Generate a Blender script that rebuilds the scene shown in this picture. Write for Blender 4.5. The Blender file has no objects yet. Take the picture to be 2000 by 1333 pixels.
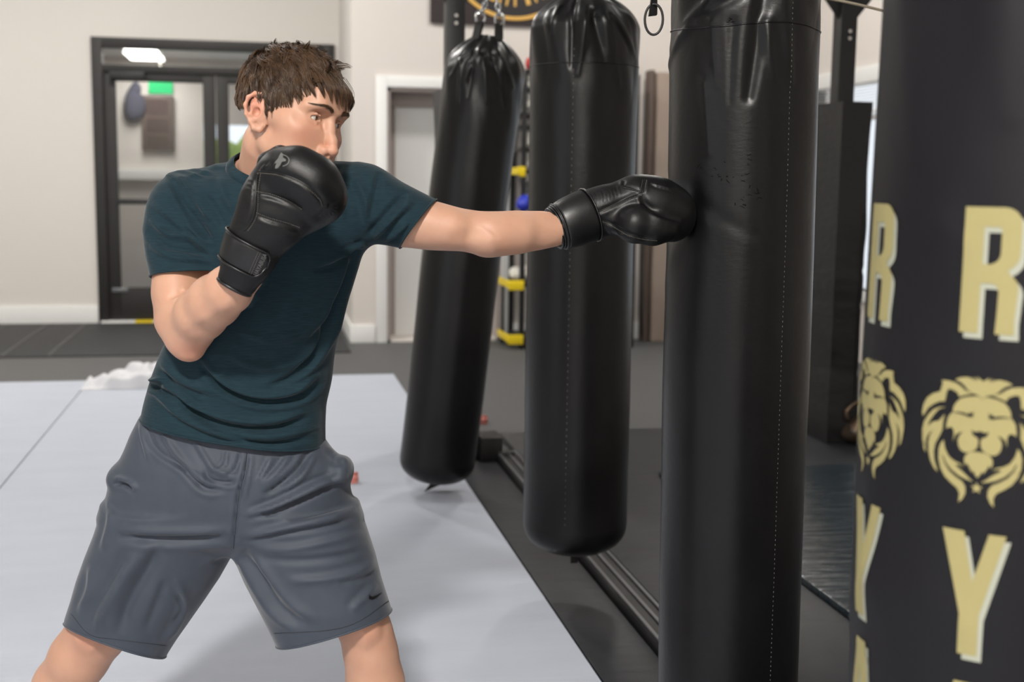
import bpy, bmesh, math, random
import numpy as np
from mathutils import Vector, Matrix
from mathutils.bvhtree import BVHTree
from mathutils.geometry import delaunay_2d_cdt

random.seed(7)
rng = np.random.default_rng(7)
SC = bpy.context.scene
COL = SC.collection

# ------------------------------------------------------------------ camera
F_PX, CAM_H = 2400.0, 1.36
YAW, PITCH, ROLL = math.radians(11.6), math.radians(7.5), 0.013
HU = np.array([math.cos(YAW), -math.sin(YAW), 0.0])      # horizontal, to the right
HD = np.array([math.sin(YAW), math.cos(YAW), 0.0])       # horizontal, forward
HW = np.array([0.0, 0.0, 1.0])
FWD = math.cos(PITCH) * HD - math.sin(PITCH) * HW
UPV = math.sin(PITCH) * HD + math.cos(PITCH) * HW
cam_d = bpy.data.cameras.new('camera')
cam = bpy.data.objects.new('camera', cam_d); COL.objects.link(cam)
cam_d.sensor_width = 36.0
cam_d.lens = 36.0 * F_PX / 2000.0
cam_d.clip_start = 0.05
cR = math.cos(ROLL) * HU + math.sin(ROLL) * UPV
cU = -math.sin(ROLL) * HU + math.cos(ROLL) * UPV
M = Matrix.Identity(4)
for i in range(3):
    M[i][0], M[i][1], M[i][2] = cR[i], cU[i], -FWD[i]
M[2][3] = CAM_H
cam.matrix_world = M
cam_d.dof.use_dof = True
cam_d.dof.focus_distance = 2.45
cam_d.dof.aperture_fstop = 3.6
SC.camera = cam
CAMP = np.array([0, 0, CAM_H])

SC.view_settings.view_transform = 'Standard'
SC.view_settings.look = 'None'
SC.view_settings.exposure = -0.08
SC.view_settings.gamma = 1.0
SC.view_settings.use_curve_mapping = False
SC.cycles.use_denoising = True
SC.cycles.max_bounces = 8
SC.cycles.sample_clamp_indirect = 6.0

# ------------------------------------------------------------------ world and lights
wd = bpy.data.worlds.new('world'); SC.world = wd; wd.use_nodes = True
wd.node_tree.nodes['Background'].inputs[0].default_value = (0.86, 0.93, 1.0, 1)
wd.node_tree.nodes['Background'].inputs[1].default_value = 1.15

def area(name, loc, target, sx, sy, power, color=(1, 1, 1)):
    l = bpy.data.lights.new(name, 'AREA'); l.shape = 'RECTANGLE'
    l.size, l.size_y, l.energy, l.color = sx, sy, power, color
    o = bpy.data.objects.new(name, l); COL.objects.link(o)
    o.location = loc
    o.rotation_euler = (Vector(target) - Vector(loc)).to_track_quat('-Z', 'Y').to_euler()
    return o
CEIL = 4.4
LAMPS = [(-1.0, -1.7, 900), (-0.75, 4.9, 42), (-0.75, 8.8, 185), (-3.6, 4.5, 45), (-3.6, 8.8, 180), (2.9, 8.2, 120), (3.2, 4.5, 8)]
for (lx, ly, lp) in LAMPS:
    area('lamp', (lx, ly, CEIL - 0.07), (lx, ly, 0), 0.45, 0.45, lp * .62, (1.0, 0.965, 0.91))
area('window_daylight', (-5.6, -0.3, 1.9), (1.0, 2.6, 1.0), 3.2, 2.0, 30, (0.88, 0.94, 1.0))

# ------------------------------------------------------------------ helpers
def P(px, py, D):
    """point seen at photo pixel (px,py), at horizontal forward distance D (frame U,D,W)."""
    a, b = (px - 1000.0) / F_PX, (666.5 - py) / F_PX
    a2 = a * math.cos(ROLL) - b * math.sin(ROLL); b2 = a * math.sin(ROLL) + b * math.cos(ROLL)
    d = np.array([a2, math.cos(PITCH) + b2 * math.sin(PITCH), -math.sin(PITCH) + b2 * math.cos(PITCH)])
    q = d * (D / d[1]); q[2] += CAM_H
    return q
def pxm(D):                       # metres per pixel at forward distance D
    return D / F_PX
def to_px(p):                     # frame (U,D,W) points (n,3) -> pixels
    p = np.asarray(p, float).reshape(-1, 3)
    u, d, w = p[:, 0], p[:, 1], p[:, 2] - CAM_H
    z = d * math.cos(PITCH) - w * math.sin(PITCH); y = d * math.sin(PITCH) + w * math.cos(PITCH)
    a2, b2 = u / z, y / z
    a = a2 * math.cos(ROLL) + b2 * math.sin(ROLL); b = -a2 * math.sin(ROLL) + b2 * math.cos(ROLL)
    return np.stack([1000 + a * F_PX, 666.5 - b * F_PX], 1)
RM = np.stack([HU, HD, HW], 1)    # frame -> world
def W(p):
    return np.asarray(p, float) @ RM.T
def toF(p):
    return np.asarray(p, float) @ RM
def Pw(px, py, D):
    return W(P(px, py, D))

def tag(o, label=None, cat=None, group=None, kind=None):
    if label: o['label'] = label
    if cat: o['category'] = cat
    if group: o['group'] = group
    if kind: o['kind'] = kind
    return o
def empty(name, loc=(0, 0, 0), rot=(0, 0, 0), **k):
    o = bpy.data.objects.new(name, None); COL.objects.link(o)
    o.location = loc; o.rotation_euler = rot; o.empty_display_size = .1
    return tag(o, **k)
def link(name, me, mat=None, parent=None, smooth=True, loc=None, **k):
    """vertices are world coordinates when the parent has no rotation; shift to the parent's origin."""
    if mat is not None: me.materials.append(mat)
    if smooth: me.polygons.foreach_set('use_smooth', [True] * len(me.polygons))
    o = bpy.data.objects.new(name, me); COL.objects.link(o)
    if parent is not None: o.parent = parent
    if loc is not None: o.location = loc
    return tag(o, **k)
def mesh_np(name, v, f):
    me = bpy.data.meshes.new(name)
    v = np.asarray(v, np.float32); f = np.asarray(f, np.int32)
    n, k = f.shape
    me.vertices.add(len(v)); me.vertices.foreach_set('co', v.ravel())
    me.loops.add(n * k); me.loops.foreach_set('vertex_index', f.ravel())
    me.polygons.add(n); me.polygons.foreach_set('loop_start', np.arange(0, n * k, k, dtype=np.int32))
    me.update(calc_edges=True); me.validate()
    return me
class MB:
    """collects primitive shapes and links them as one mesh object"""
    def __init__(s): s.v = []; s.f = []
    def add(s, v, f):
        b = len(s.v); s.v += [tuple(map(float, x)) for x in v]; s.f += [tuple(b + i for i in q) for q in f]; return s
    def box(s, a, b, bev=0.0, M=None):
        a = np.array(a, float); b = np.array(b, float); lo, hi = np.minimum(a, b), np.maximum(a, b)
        bm = bmesh.new(); bmesh.ops.create_cube(bm, size=1.0)
        for v in bm.verts: v.co = Vector((lo + hi) / 2) + Vector([v.co[i] * (hi - lo)[i] for i in range(3)])
        if bev > 0:
            bmesh.ops.bevel(bm, geom=list(bm.edges), offset=min(bev, .45 * float((hi - lo).min())), segments=2, affect='EDGES', profile=.6)
        vs = [v.co.copy() for v in bm.verts]
        if M is not None: vs = [M @ v for v in vs]
        bm.verts.index_update()
        s.add(vs, [[v.index for v in f.verts] for f in bm.faces]); bm.free(); return s
    def tube(s, pts, r, seg=10, cap=True, closed=False):
        pts = [Vector(p) for p in pts]; n = len(pts)
        rs = [r] * n if np.isscalar(r) else list(r)
        t0 = (pts[1] - pts[0]).normalized(); u = t0.orthogonal().normalized(); V = []
        for i in range(n):
            if closed: t = (pts[(i + 1) % n] - pts[i - 1]).normalized()
            else: t = (pts[min(i + 1, n - 1)] - pts[max(i - 1, 0)]).normalized()
            u = (u - t * u.dot(t)); u = u.normalized() if u.length > 1e-6 else t.orthogonal().normalized()
            w = t.cross(u)
            for k in range(seg):
                a = 2 * math.pi * k / seg
                V.append(pts[i] + (u * math.cos(a) + w * math.sin(a)) * rs[i])
        Fc = []
        for i in range(n if closed else n - 1):
            j = (i + 1) % n
            for k in range(seg):
                l = (k + 1) % seg
                Fc.append((i * seg + k, i * seg + l, j * seg + l, j * seg + k))
        if cap and not closed:
            Fc.append(tuple(range(seg - 1, -1, -1))); Fc.append(tuple((n - 1) * seg + k for k in range(seg)))
        return s.add(V, Fc)
    def ring(s, c, nrm, R, r, n=24, seg=8, sx=1.0):
        nrm = Vector(nrm).normalized(); u = nrm.orthogonal().normalized(); w = nrm.cross(u); c = Vector(c)
        return s.tube([c + u * math.cos(2 * math.pi * k / n) * R + w * math.sin(2 * math.pi * k / n) * R * sx for k in range(n)], r, seg, closed=True)
    def lathe(s, prof, c=(0, 0, 0), n=32):
        V = []; Fc = []
        for (r, z) in prof:
            for k in range(n):
                a = 2 * math.pi * k / n; V.append((c[0] + r * math.cos(a), c[1] + r * math.sin(a), c[2] + z))
        for i in range(len(prof) - 1):
            for k in range(n):
                l = (k + 1) % n; Fc.append((i * n + k, i * n + l, (i + 1) * n + l, (i + 1) * n + k))
        Fc.append(tuple(range(n - 1, -1, -1))); Fc.append(tuple((len(prof) - 1) * n + k for k in range(n)))
        return s.add(V, Fc)
    def build(s, name, mat, parent=None, smooth=False, autosmooth=True, off=None, **k):
        me = bpy.data.meshes.new(name)
        vv = s.v if off is None else [tuple(np.array(p) - np.array(off)) for p in s.v]
        me.from_pydata(vv, [], s.f); me.update()
        o = link(name, me, mat, parent, smooth=smooth or autosmooth, **k)
        if autosmooth and not smooth:
            try: me.set_sharp_from_angle(angle=math.radians(35))
            except Exception: pass
        return o

# smooth pseudo noise (sum of sines) used to shape surfaces
_nd = rng.normal(size=(4, 24, 3)); _np = rng.uniform(0, 6.283, size=(4, 24))
def snoise(p, freq, oct=3, which=0):
    p = np.asarray(p, float); out = 0; amp = 1; tot = 0
    for o in range(oct):
        a = _nd[(which + o) % 4]; ph = _np[(which + o) % 4]
        k = a / np.linalg.norm(a, axis=1)[:, None] * (0.6 + 0.8 * np.linspace(0, 1, 24))[:, None]
        out = out + amp * np.sin(p @ (k.T * freq * 2 ** o) + ph).sum(-1) / math.sqrt(12); tot += amp; amp *= .5
    return out / tot

# ------------------------------------------------------------------ materials
def rgb(r, g, b):                 # sRGB 0-255 to linear
    return tuple(((c / 255 / 12.92) if c / 255 <= .04045 else ((c / 255 + .055) / 1.055) ** 2.4) for c in (r, g, b)) + (1,)
def mat(name, col, rough=.5, metal=0, spec=.5, bump=None, var=None, coat=0, sss=0, trans=0, emit=None, sheen=0, alpha=None):
    """bump: list of (scale, strength, distance, (sx,sy,sz) stretch); var: (colour2, scale, contrast, stretch)"""
    m = bpy.data.materials.new(name); m.use_nodes = True
    nt = m.node_tree; N, L = nt.nodes, nt.links; b = N['Principled BSDF']
    b.inputs['Base Color'].default_value = col; b.inputs['Roughness'].default_value = rough
    b.inputs['Metallic'].default_value = metal; b.inputs['Specular IOR Level'].default_value = spec
    b.inputs['Coat Weight'].default_value = coat
    if coat: b.inputs['Coat Roughness'].default_value = .25
    if sss:
        b.inputs['Subsurface Weight'].default_value = sss; b.inputs['Subsurface Radius'].default_value = (1, .35, .2)
        b.inputs['Subsurface Scale'].default_value = .006
    if trans: b.inputs['Transmission Weight'].default_value = trans
    if sheen: b.inputs['Sheen Weight'].default_value = sheen; b.inputs['Sheen Roughness'].default_value = .4
    if emit: b.inputs['Emission Color'].default_value = emit[0]; b.inputs['Emission Strength'].default_value = emit[1]
    if bump or var:
        tc = N.new('ShaderNodeTexCoord')
        def mapped(st):
            mp = N.new('ShaderNodeMapping'); L.new(tc.outputs['Object'], mp.inputs['Vector'])
            mp.inputs['Scale'].default_value = st; return mp.outputs['Vector']
    if bump:
        prev = None
        for (sc_, st_, ds_, sv) in bump:
            n = N.new('ShaderNodeTexNoise'); L.new(mapped(sv), n.inputs['Vector'])
            n.inputs['Scale'].default_value = sc_; n.inputs['Detail'].default_value = 4
            bp = N.new('ShaderNodeBump'); bp.inputs['Strength'].default_value = st_; bp.inputs['Distance'].default_value = ds_
            L.new(n.outputs['Fac'], bp.inputs['Height'])
            if prev: L.new(prev, bp.inputs['Normal'])
            prev = bp.outputs['Normal']
        L.new(prev, b.inputs['Normal'])
    if var:
        c2, sc_, con, sv = var
        n = N.new('ShaderNodeTexNoise'); L.new(mapped(sv), n.inputs['Vector']); n.inputs['Scale'].default_value = sc_; n.inputs['Detail'].default_value = 5
        r = N.new('ShaderNodeValToRGB'); L.new(n.outputs['Fac'], r.inputs['Fac'])
        r.color_ramp.elements[0].position = .5 - con; r.color_ramp.elements[1].position = .5 + con
        r.color_ramp.elements[0].color = col; r.color_ramp.elements[1].color = c2
        L.new(r.outputs['Color'], b.inputs['Base Color'])
    return m
M_ = {}
one = (1, 1, 1)
M_['wall'] = mat('wall_paint', rgb(214, 209, 203), .85, spec=.2, bump=[(90, .1, .002, one)])
M_['wall2'] = mat('side_wall_paint', rgb(210, 203, 197), .85, spec=.2)
M_['trim'] = mat('white_trim_paint', rgb(228, 228, 226), .5)
M_['ceil'] = mat('ceiling_paint', rgb(215, 215, 212), .9)
M_['rubber'] = mat('floor_rubber', rgb(78, 78, 78), .62, spec=.35, var=(rgb(88, 88, 88), 40, .3, one), bump=[(120, .25, .003, one)])
M_['rubber2'] = mat('dark_mat_rubber', rgb(27, 29, 33), .42, spec=.5, var=(rgb(38, 41, 46), 7, .25, (1, .4, 1)), bump=[(4, .10, .02, (1.5, 5, 1)), (150, .2, .002, one)])
M_['tealmat'] = mat('shiny_teal_vinyl', rgb(24, 38, 46), .28, spec=.5, bump=[(3.2, .55, .03, (1.2, 8, 1)), (14, .3, .008, (1, 3, 1))])
M_['greymat'] = mat('roll_mat_vinyl', rgb(176, 181, 192), .6, spec=.3, var=(rgb(169, 174, 186), 3, .3, (1, 3, 1)), bump=[(5, .18, .01, (1, 6, 1)), (220, .15, .001, one)])
M_['blackmetal'] = mat('black_powder_coat', rgb(20, 20, 21), .45)
M_['doormetal'] = mat('dark_bronze_frame', rgb(27, 24, 23), .5, metal=.0)
M_['chrome'] = mat('chrome', rgb(200, 200, 200), .22, metal=1)
M_['alu'] = mat('worn_aluminium', rgb(120, 122, 125), .4, metal=.8)
M_['glass'] = mat('door_glass', (1, 1, 1, 1), .02, trans=1)
M_['glass'].node_tree.nodes['Principled BSDF'].inputs['IOR'].default_value = 1.25
M_['pad'] = mat('pillar_pad_vinyl', rgb(14, 14, 16), .45, bump=[(14, .35, .01, (1, 1, 2.5)), (300, .15, .001, one)])
M_['yellow'] = mat('yellow_plastic', rgb(235, 205, 20), .5)
M_['red'] = mat('red_vinyl', rgb(190, 35, 35), .45)
M_['blue'] = mat('blue_vinyl', rgb(35, 50, 170), .45)
M_['white'] = mat('white_plastic', rgb(225, 222, 212), .6)
M_['exit'] = mat('exit_sign_green', rgb(10, 120, 60), .4, emit=((.02, .75, .25, 1), 1.0))
M_['lamp'] = mat('lamp_diffuser', (1, 1, 1, 1), .5, emit=((1, .96, .9, 1), 7.0))
M_['brown'] = mat('brown_vinyl', rgb(88, 74, 66), .55)
M_['gold'] = mat('gold_print', rgb(144, 135, 92), .6, spec=.3)
M_['creamprint'] = mat('cream_print', rgb(150, 152, 139), .6, spec=.3)
M_['signgold'] = mat('sign_gold', rgb(214, 168, 84), .5)
M_['signblack'] = mat('sign_black', rgb(24, 20, 22), .6)
# leather-like vinyl of the heavy bags
M_['vinyl'] = mat('black_bag_vinyl', rgb(5, 5, 6), .35, spec=.32, bump=[(9, .18, .012, (1, 1, .5)), (60, .22, .0015, (1, 1, 2.2)), (420, .12, .0006, one)], var=(rgb(11, 11, 12), 12, .2, (1, 1, .4)))
M_['vinyl2'] = mat('banner_bag_vinyl', rgb(13, 12, 16), .52, spec=.26, bump=[(7, .3, .012, (1, 1, .6)), (500, .12, .0006, one)])
M_['strap'] = mat('black_webbing', rgb(16, 16, 17), .7)

# ================================================================== the room
def at_x(px, Y, z=None):
    a = (px - 1000) / F_PX; dx = HD + a * HU; return dx[0] / dx[1] * Y

WA, WB, XR, XJ = 11.7, 10.15, 4.5, 0.735     # wall planes (back left, back right, right), jog
def struct(name, mb, m, **k): return mb.build(name, M_[m], kind='structure', **k)
XL, YB = -7.0, -3.2
struct('floor', MB().box((XL, YB, -.1), (XR + .2, 14.6, 0)), 'rubber')
struct('ceiling', MB().box((XL, YB, CEIL), (XR + .2, 14.6, CEIL + .1)), 'ceil')
# back wall, left piece, with the opening of the glass double door
DX0, DX1, DZ = -1.455, 0.69, 2.57
mb = MB().box((XL, WA, 0), (DX0, WA + .15, CEIL)).box((DX1, WA, 0), (XJ, WA + .15, CEIL)).box((DX0, WA, DZ), (DX1, WA + .15, CEIL))
struct('wall_back', mb, 'wall')
struct('wall_return', MB().box((XJ, WB + .12, 0), (XJ + .15, WA + .15, CEIL)), 'wall')
# right part with the white door's opening
OX0, OX1, OZ = 1.02, 1.98, 2.09
mb = MB().box((XJ, WB, 0), (OX0, WB + .12, CEIL)).box((OX1, WB, 0), (XR, WB + .12, CEIL)).box((OX0, WB, OZ), (OX1, WB + .12, CEIL))
struct('wall_back_right', mb, 'wall2')
struct('wall_left', MB().box((XL - .15, -3.2, 0), (XL, 14.6, CEIL)), 'wall')
# right wall with a window opening
WY0, WY1, WZ0, WZ1 = 5.2, 9.6, .55, 2.12
mb = MB().box((XR, YB, 0), (XR + .15, WY0, CEIL)).box((XR, WY1, 0), (XR + .15, 14.6, CEIL)).box((XR, WY0, 0), (XR + .15, WY1, WZ0)).box((XR, WY0, WZ1), (XR + .15, WY1, CEIL))
struct('wall_right', mb, 'wall2')
w = empty('window_1', (XR, WY0, WZ0), kind='structure')
mb = MB()
for (a, b) in (((XR - .02, WY0 - .09, WZ1), (XR + .1, WY1 + .09, WZ1 + .12)), ((XR - .03, WY0 - .09, WZ0 - .08), (XR + .1, WY1 + .09, WZ0)),
               ((XR - .02, WY0 - .09, WZ0), (XR + .1, WY0, WZ1)), ((XR - .02, WY1, WZ0), (XR + .1, WY1 + .09, WZ1)),
               ((XR + .02, WY0, WZ0), (XR + .07, WY0 + .04, WZ1)), ((XR + .02, 7.38, WZ0), (XR + .07, 7.44, WZ1)), ((XR + .02, WY0, 1.84), (XR + .07, WY1, 1.88))):
    mb.box(a, b, .004)
mb.build('window_frame', M_['trim'], w, off=w.location)
MB().box((XR + .04, WY0, WZ0), (XR + .046, WY1, WZ1)).build('pane', M_['glass'], w, off=w.location)
mb = MB()
for k in range(9): mb.box((XR - .015, WY0 + .01, WZ1 - .02 - k * .022), (XR + .015, WY1 - .01, WZ1 - .018 - k * .022))
mb.box((XR - .02, WY0 + .01, WZ1 - .23), (XR + .02, WY1 - .01, WZ1 - .21), .003)
mb.build('window_blind', M_['trim'], w, off=w.location)

# front wall behind the camera with its big shop window
FX0, FX1 = -6.2, -4.4
struct('wall_front', MB().box((XL, YB - .15, 0), (FX0, YB, CEIL)).box((FX1, YB - .15, 0), (XR + .2, YB, CEIL)).box((FX0, YB - .15, 0), (FX1, YB, .7)).box((FX0, YB - .15, 2.9), (FX1, YB, CEIL)), 'wall')
w = empty('window_2', (FX0, YB, .7), kind='structure')
mb = MB()
for k in range(3): x = FX0 + (FX1 - FX0) * k / 2; mb.box((x - .04, YB - .1, .7), (x + .04, YB - .02, 2.9), .004)
mb.box((FX0, YB - .1, .7), (FX1, YB - .02, .78), .004).box((FX0, YB - .1, 2.82), (FX1, YB - .02, 2.9), .004)
mb.build('window_frame', M_['doormetal'], w, off=w.location)
# baseboards
def board(name, a, b): struct(name, MB().box(a, b, .006), 'trim')
board('baseboard_back', (XL, WA - .02, 0), (DX0 - .005, WA, .17))
board('baseboard_back_right', (XJ - .02, WB - .02, 0), (OX0 - .1, WB, .15))
board('baseboard_right', (OX1 + .1, WB - .02, 0), (XR, WB, .15))
board('baseboard_return', (XJ - .02, WB, 0), (XJ, WA - .03, .15))

# glass double door with transom
d = empty('door_1', (DX0, WA, 0), kind='structure'); o_ = d.location
mb = MB(); y0, y1 = WA - .03, WA + .1
mb.box((DX0, y0, 0), (DX0 + .09, y1, DZ), .004).box((DX1 - .09, y0, 0), (DX1, y1, DZ), .004).box((DX0 + .088, y0 + .002, DZ - .09), (DX1 - .088, y1 - .002, DZ - .001), .002).box((DX0 + .088, y0 + .002, 2.27), (DX1 - .088, y1 - .002, 2.33), .002)
mb.build('door_frame', M_['doormetal'], d, off=o_)
MB().box((DX0 + .09, WA + .03, 2.33), (DX1 - .09, WA + .036, DZ - .09)).build('transom_pane', M_['glass'], d, off=o_)
xm = (DX0 + DX1) / 2
for (a, b) in ((DX0 + .09, xm - .004), (xm + .004, DX1 - .09)):
    mb = MB()
    mb.box((a, WA, .02), (a + .11, WA + .05, 2.265), .003).box((b - .11, WA, .02), (b, WA + .05, 2.265), .003)
    mb.box((a + .108, WA + .002, 2.19), (b - .108, WA + .048, 2.263), .002).box((a + .108, WA + .002, .022), (b - .108, WA + .048, .33), .002).box((a + .1, WA - .005, 1.09), (b - .1, WA + .05, 1.14), .003)
    lf = mb.build('door_leaf', M_['doormetal'], d, off=o_)
    MB().box((a + .1, WA + .02, .32), (b - .1, WA + .026, 2.2)).build('pane', M_['glass'], lf, off=o_)
    MB().box((a + .12, WA - .06, 1.10), (b - .12, WA - .04, 1.125), .004).box((a + .1, WA - .06, 1.095), (a + .14, WA, 1.135), .003).box((b - .14, WA - .06, 1.095), (b - .1, WA, 1.135), .003).build('push_bar', M_['blackmetal'], lf, off=o_)
mb = MB().box((DX0 + .16, WA - .09, 2.20), (DX0 + .46, WA - .0, 2.27), .01); mb.build('door_closer', M_['blackmetal'], d, off=o_)
mb = MB().box((DX0 + .12, WA - .012, .29), (DX0 + .26, WA - .001, .33), .002); mb.build('latch_plate', M_['alu'], d, off=o_)
# threshold with yellow and white safety tape
mb = MB().box((DX0 + .02, WA - .06, 0), (DX1 - .02, WA + .05, .03), .003); mb.build('threshold', M_['trim'], d, off=o_)
mb = MB()
for k in range(5): mb.box((DX0 + .32 + k * .36, WA - .061, .002), (DX0 + .48 + k * .36, WA + .0, .0315))
mb.build('safety_tape', M_['yellow'], d, off=o_)

# vestibule behind the glass
struct('wall_vestibule', MB().box((-2.9, 14.4, 0), (-.62, 14.55, CEIL)).box((-.62, 14.4, 0), (1.4, 14.55, .5)).box((-.62, 14.4, 1.93), (1.4, 14.55, CEIL)), 'wall')
struct('wall_vestibule_left', MB().box((-3.05, WA + .16, 0), (-2.9, 14.4, CEIL)), 'wall')
struct('trim_1', MB().box((-2.9, 14.3, 1.3), (-.62, 14.4, 1.42), .01), 'trim')
VC = 2.64
struct('ceiling', MB().box((-2.9, WA + .16, VC), (1.4, 14.4, VC + .08)), 'ceil')
lx_ = at_x(290, 13.6)
t = empty('ceiling_light', (lx_, 13.6, VC), label='bright flush light on the low ceiling behind the door transom', cat='ceiling light')
MB().box((-.19, -.5, -.03), (.19, .5, 0), .01).build('frame', M_['trim'], t); MB().box((-.16, -.46, -.04), (.16, .46, -.031), .003).build('diffuser', M_['lamp'], t)
area('vestibule_lamp', (lx_, 13.6, VC - .06), (lx_, 13.6, 0), .35, .9, 13, (1, .97, .92))
EM = M_['foliage'] = mat('foliage_leaves', rgb(90, 140, 60), .7, var=(rgb(190, 200, 90), 5, .2, one))
def blob(mb, c, r, n=14, m=8, seed=0, sq=(1, 1, 1)):
    V = []; Fc = []
    for i in range(m + 1):
        th = math.pi * i / m
        for k in range(n):
            ph = 2 * math.pi * k / n
            V.append((math.sin(th) * math.cos(ph), math.sin(th) * math.sin(ph), math.cos(th)))
    V = np.array(V); rr = 1 + .16 * snoise(V * 1.0 + seed, 3, 2)
    V = V * rr[:, None] * r * np.array(sq) + np.array(c)
    for i in range(m):
        for k in range(n):
            l = (k + 1) % n; Fc.append((i * n + k, (i + 1) * n + k, (i + 1) * n + l, i * n + l))
    return mb.add(V, Fc)
for (x, y, z, r, lab) in ((-.15, 16.4, .9, .9, 'green shrub outside, seen through the right leaf of the glass door'), (-1.75, 17.6, .9, .75, 'pale green shrub outside, at the right edge of the left door leaf')):
    t = empty('shrub', (x, y, 0), label=lab, cat='shrub')
    mb = MB()
    for k in range(16): blob(mb, (x + random.uniform(-r, r) * .7, y + random.uniform(-.3, .3), z + random.uniform(-.5, .7) * r), r * .42, seed=k)
    mb.build('foliage', EM, t, smooth=True, off=(x, y, 0))
    MB().tube([(x, y, 0), (x, y, z)], .05).build('stem', M_['brown'], t, off=(x, y, 0))
# exit sign, notice board and coat seen through the door glass
t = empty('exit_sign', (at_x(320, 13.4), 13.4, 2.26), label='green illuminated exit sign seen through the left glass door leaf', cat='sign')
MB().box((-.13, -.03, -.08), (.13, .03, .08), .006).build('housing', M_['white'], t)
MB().box((-.12, -.036, -.07), (.12, -.03, .07), .002).build('sign_face', M_['exit'], t)
MB().box((-.01, -.01, .08), (.01, .01, .38)).build('hanging_rod', M_['white'], t)
t = empty('notice_board', (at_x(312, 14.34), 14.36, 1.93), label='dark brown framed notice board on the wall behind the glass door', cat='notice board')
MB().box((-.17, -.03, -.30), (.17, .04, .30), .006).build('frame', M_['brown'], t)
for k, (zz, hh) in enumerate(((.17, .09), (-.03, .08), (-.2, .06))):
    MB().box((-.12, -.034, zz - hh), (.12, -.03, zz + hh)).build('notice', mat('maroon_notice', rgb(60, 36 + 6 * k, 34), .6), t)
t = empty('blue_jacket', (at_x(268, 14.3), 14.33, 2.2), label='blue grey jacket hanging on the wall behind the glass door', cat='jacket')
mb = MB(); blob(mb, (0, 0, .06), .09, sq=(.9, .5, 1.1)); blob(mb, (0, .0, -.08), .12, sq=(.9, .45, 1.4), seed=3)
mb.build('body', mat('jacket_cloth', rgb(66, 68, 84), .9), t, smooth=True)
MB().tube([(0, .0, .25), (0, .06, .3)], .01).build('hook', M_['alu'], t)

# white door in the right wall piece: casing, jamb, slab standing ajar
d = empty('door_2', (OX0, WB, 0), kind='structure'); o_ = d.location
mb = MB().box((OX0 - .09, WB - .025, 0), (OX0, WB, OZ + .09), .005).box((OX1, WB - .025, 0), (OX1 + .09, WB, OZ + .09), .005).box((OX0 - .0, WB - .025, OZ), (OX1, WB, OZ + .09), .005)
mb.build('casing', M_['trim'], d, off=o_)
jm = mat('door_jamb', rgb(165, 155, 150), .7)
mb = MB().box((OX0, WB, 0), (OX0 + .03, WB + .3, OZ)).box((OX1 - .03, WB, 0), (OX1, WB + .3, OZ)).box((OX0, WB, OZ - .03), (OX1, WB + .3, OZ)).box((OX0, WB + .26, OZ - .14), (OX1, WB + .3, OZ)); mb.build('jamb', jm, d, off=o_)
MB().box((OX0 + .10, WB + .30, .02), (OX1 - .03, WB + .34, OZ - .12), .004).build('door_slab', M_['trim'], d, off=o_)
mb = MB().box((OX0 + .03, WB + .3, 0), (OX0 + .1, WB + .36, OZ)); mb.build('side_panel', jm, d, off=o_)
MB().lathe([(.012, 0), (.012, .04), (.028, .05), (.028, .08), (.01, .09)], (OX1 - .12, WB + .2, 1.0)).build('door_handle', M_['chrome'], d, off=o_)
struct('wall_closet', MB().box((XJ + .2, WB + .5, 0), (2.6, WB + .6, CEIL)), 'wall')
struct('trim_3', MB().box((OX0, WB, 0), (OX1, WB + .3, .02)), 'wall2')

# ceiling lamps
for i, (lx, ly, lp) in enumerate(LAMPS):
    t = empty('ceiling_light', (lx, ly, CEIL), label='square recessed ceiling light panel above the gym floor', cat='ceiling light', group='ceiling light panels')
    MB().box((-.32, -.32, -.03), (.32, .32, 0), .004).build('frame', M_['trim'], t)
    MB().box((-.29, -.29, -.04), (.29, .29, -.031)).build('diffuser', M_['lamp'], t)

# light grey roll mats
for (x0, x1, lab) in ((-1.1, .88, 'light grey roll mat under the boxer, its edge facing the black floor'), (-3.08, -1.104, 'light grey roll mat left of the long seam'), (-5.06, -3.084, 'light grey roll mat along the left side of the training floor')):
    mb = MB().box((x0, -1.0, .0), (x1, 8.3 if x1 > 0 else 8.26, .03), .008)
    o = mb.build('roll_mat', M_['greymat'], label=lab, cat='mat', group='light grey roll mats')
# dark rubber mats of the entrance and under the bag rack
M_['rubber3'] = mat('entrance_rubber', rgb(56, 56, 57), .7, spec=.3, bump=[(90, .3, .003, one)])
tag(MB().box((-5.5, 9.55, 0), (.68, 11.66, .012), .004).build('entrance_mat', M_['rubber3']), label='dark rubber entrance mat along the wall in front of the glass door', cat='mat')
mb = MB()
for x in (-2.25, -1.9, -1.57): mb.box((x, 9.56, .012), (x + .02, 11.6, .017), .002)
mb.build('seam_strip', M_['rubber'], bpy.data.objects['entrance_mat'])
tag(MB().box((1.22, -1, 0), (XR, 6.25, .035), .008).build('bag_area_mat', M_['rubber2']), label='black rubber mat under the heavy bags right of the metal rail', cat='mat')
tag(MB().box((.89, -1, 0), (1.09, 5.66, .02), .004).build('floor_strip', M_['rubber2']), label='narrow black rubber strip between the grey mat and the floor rail', cat='mat')
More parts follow.
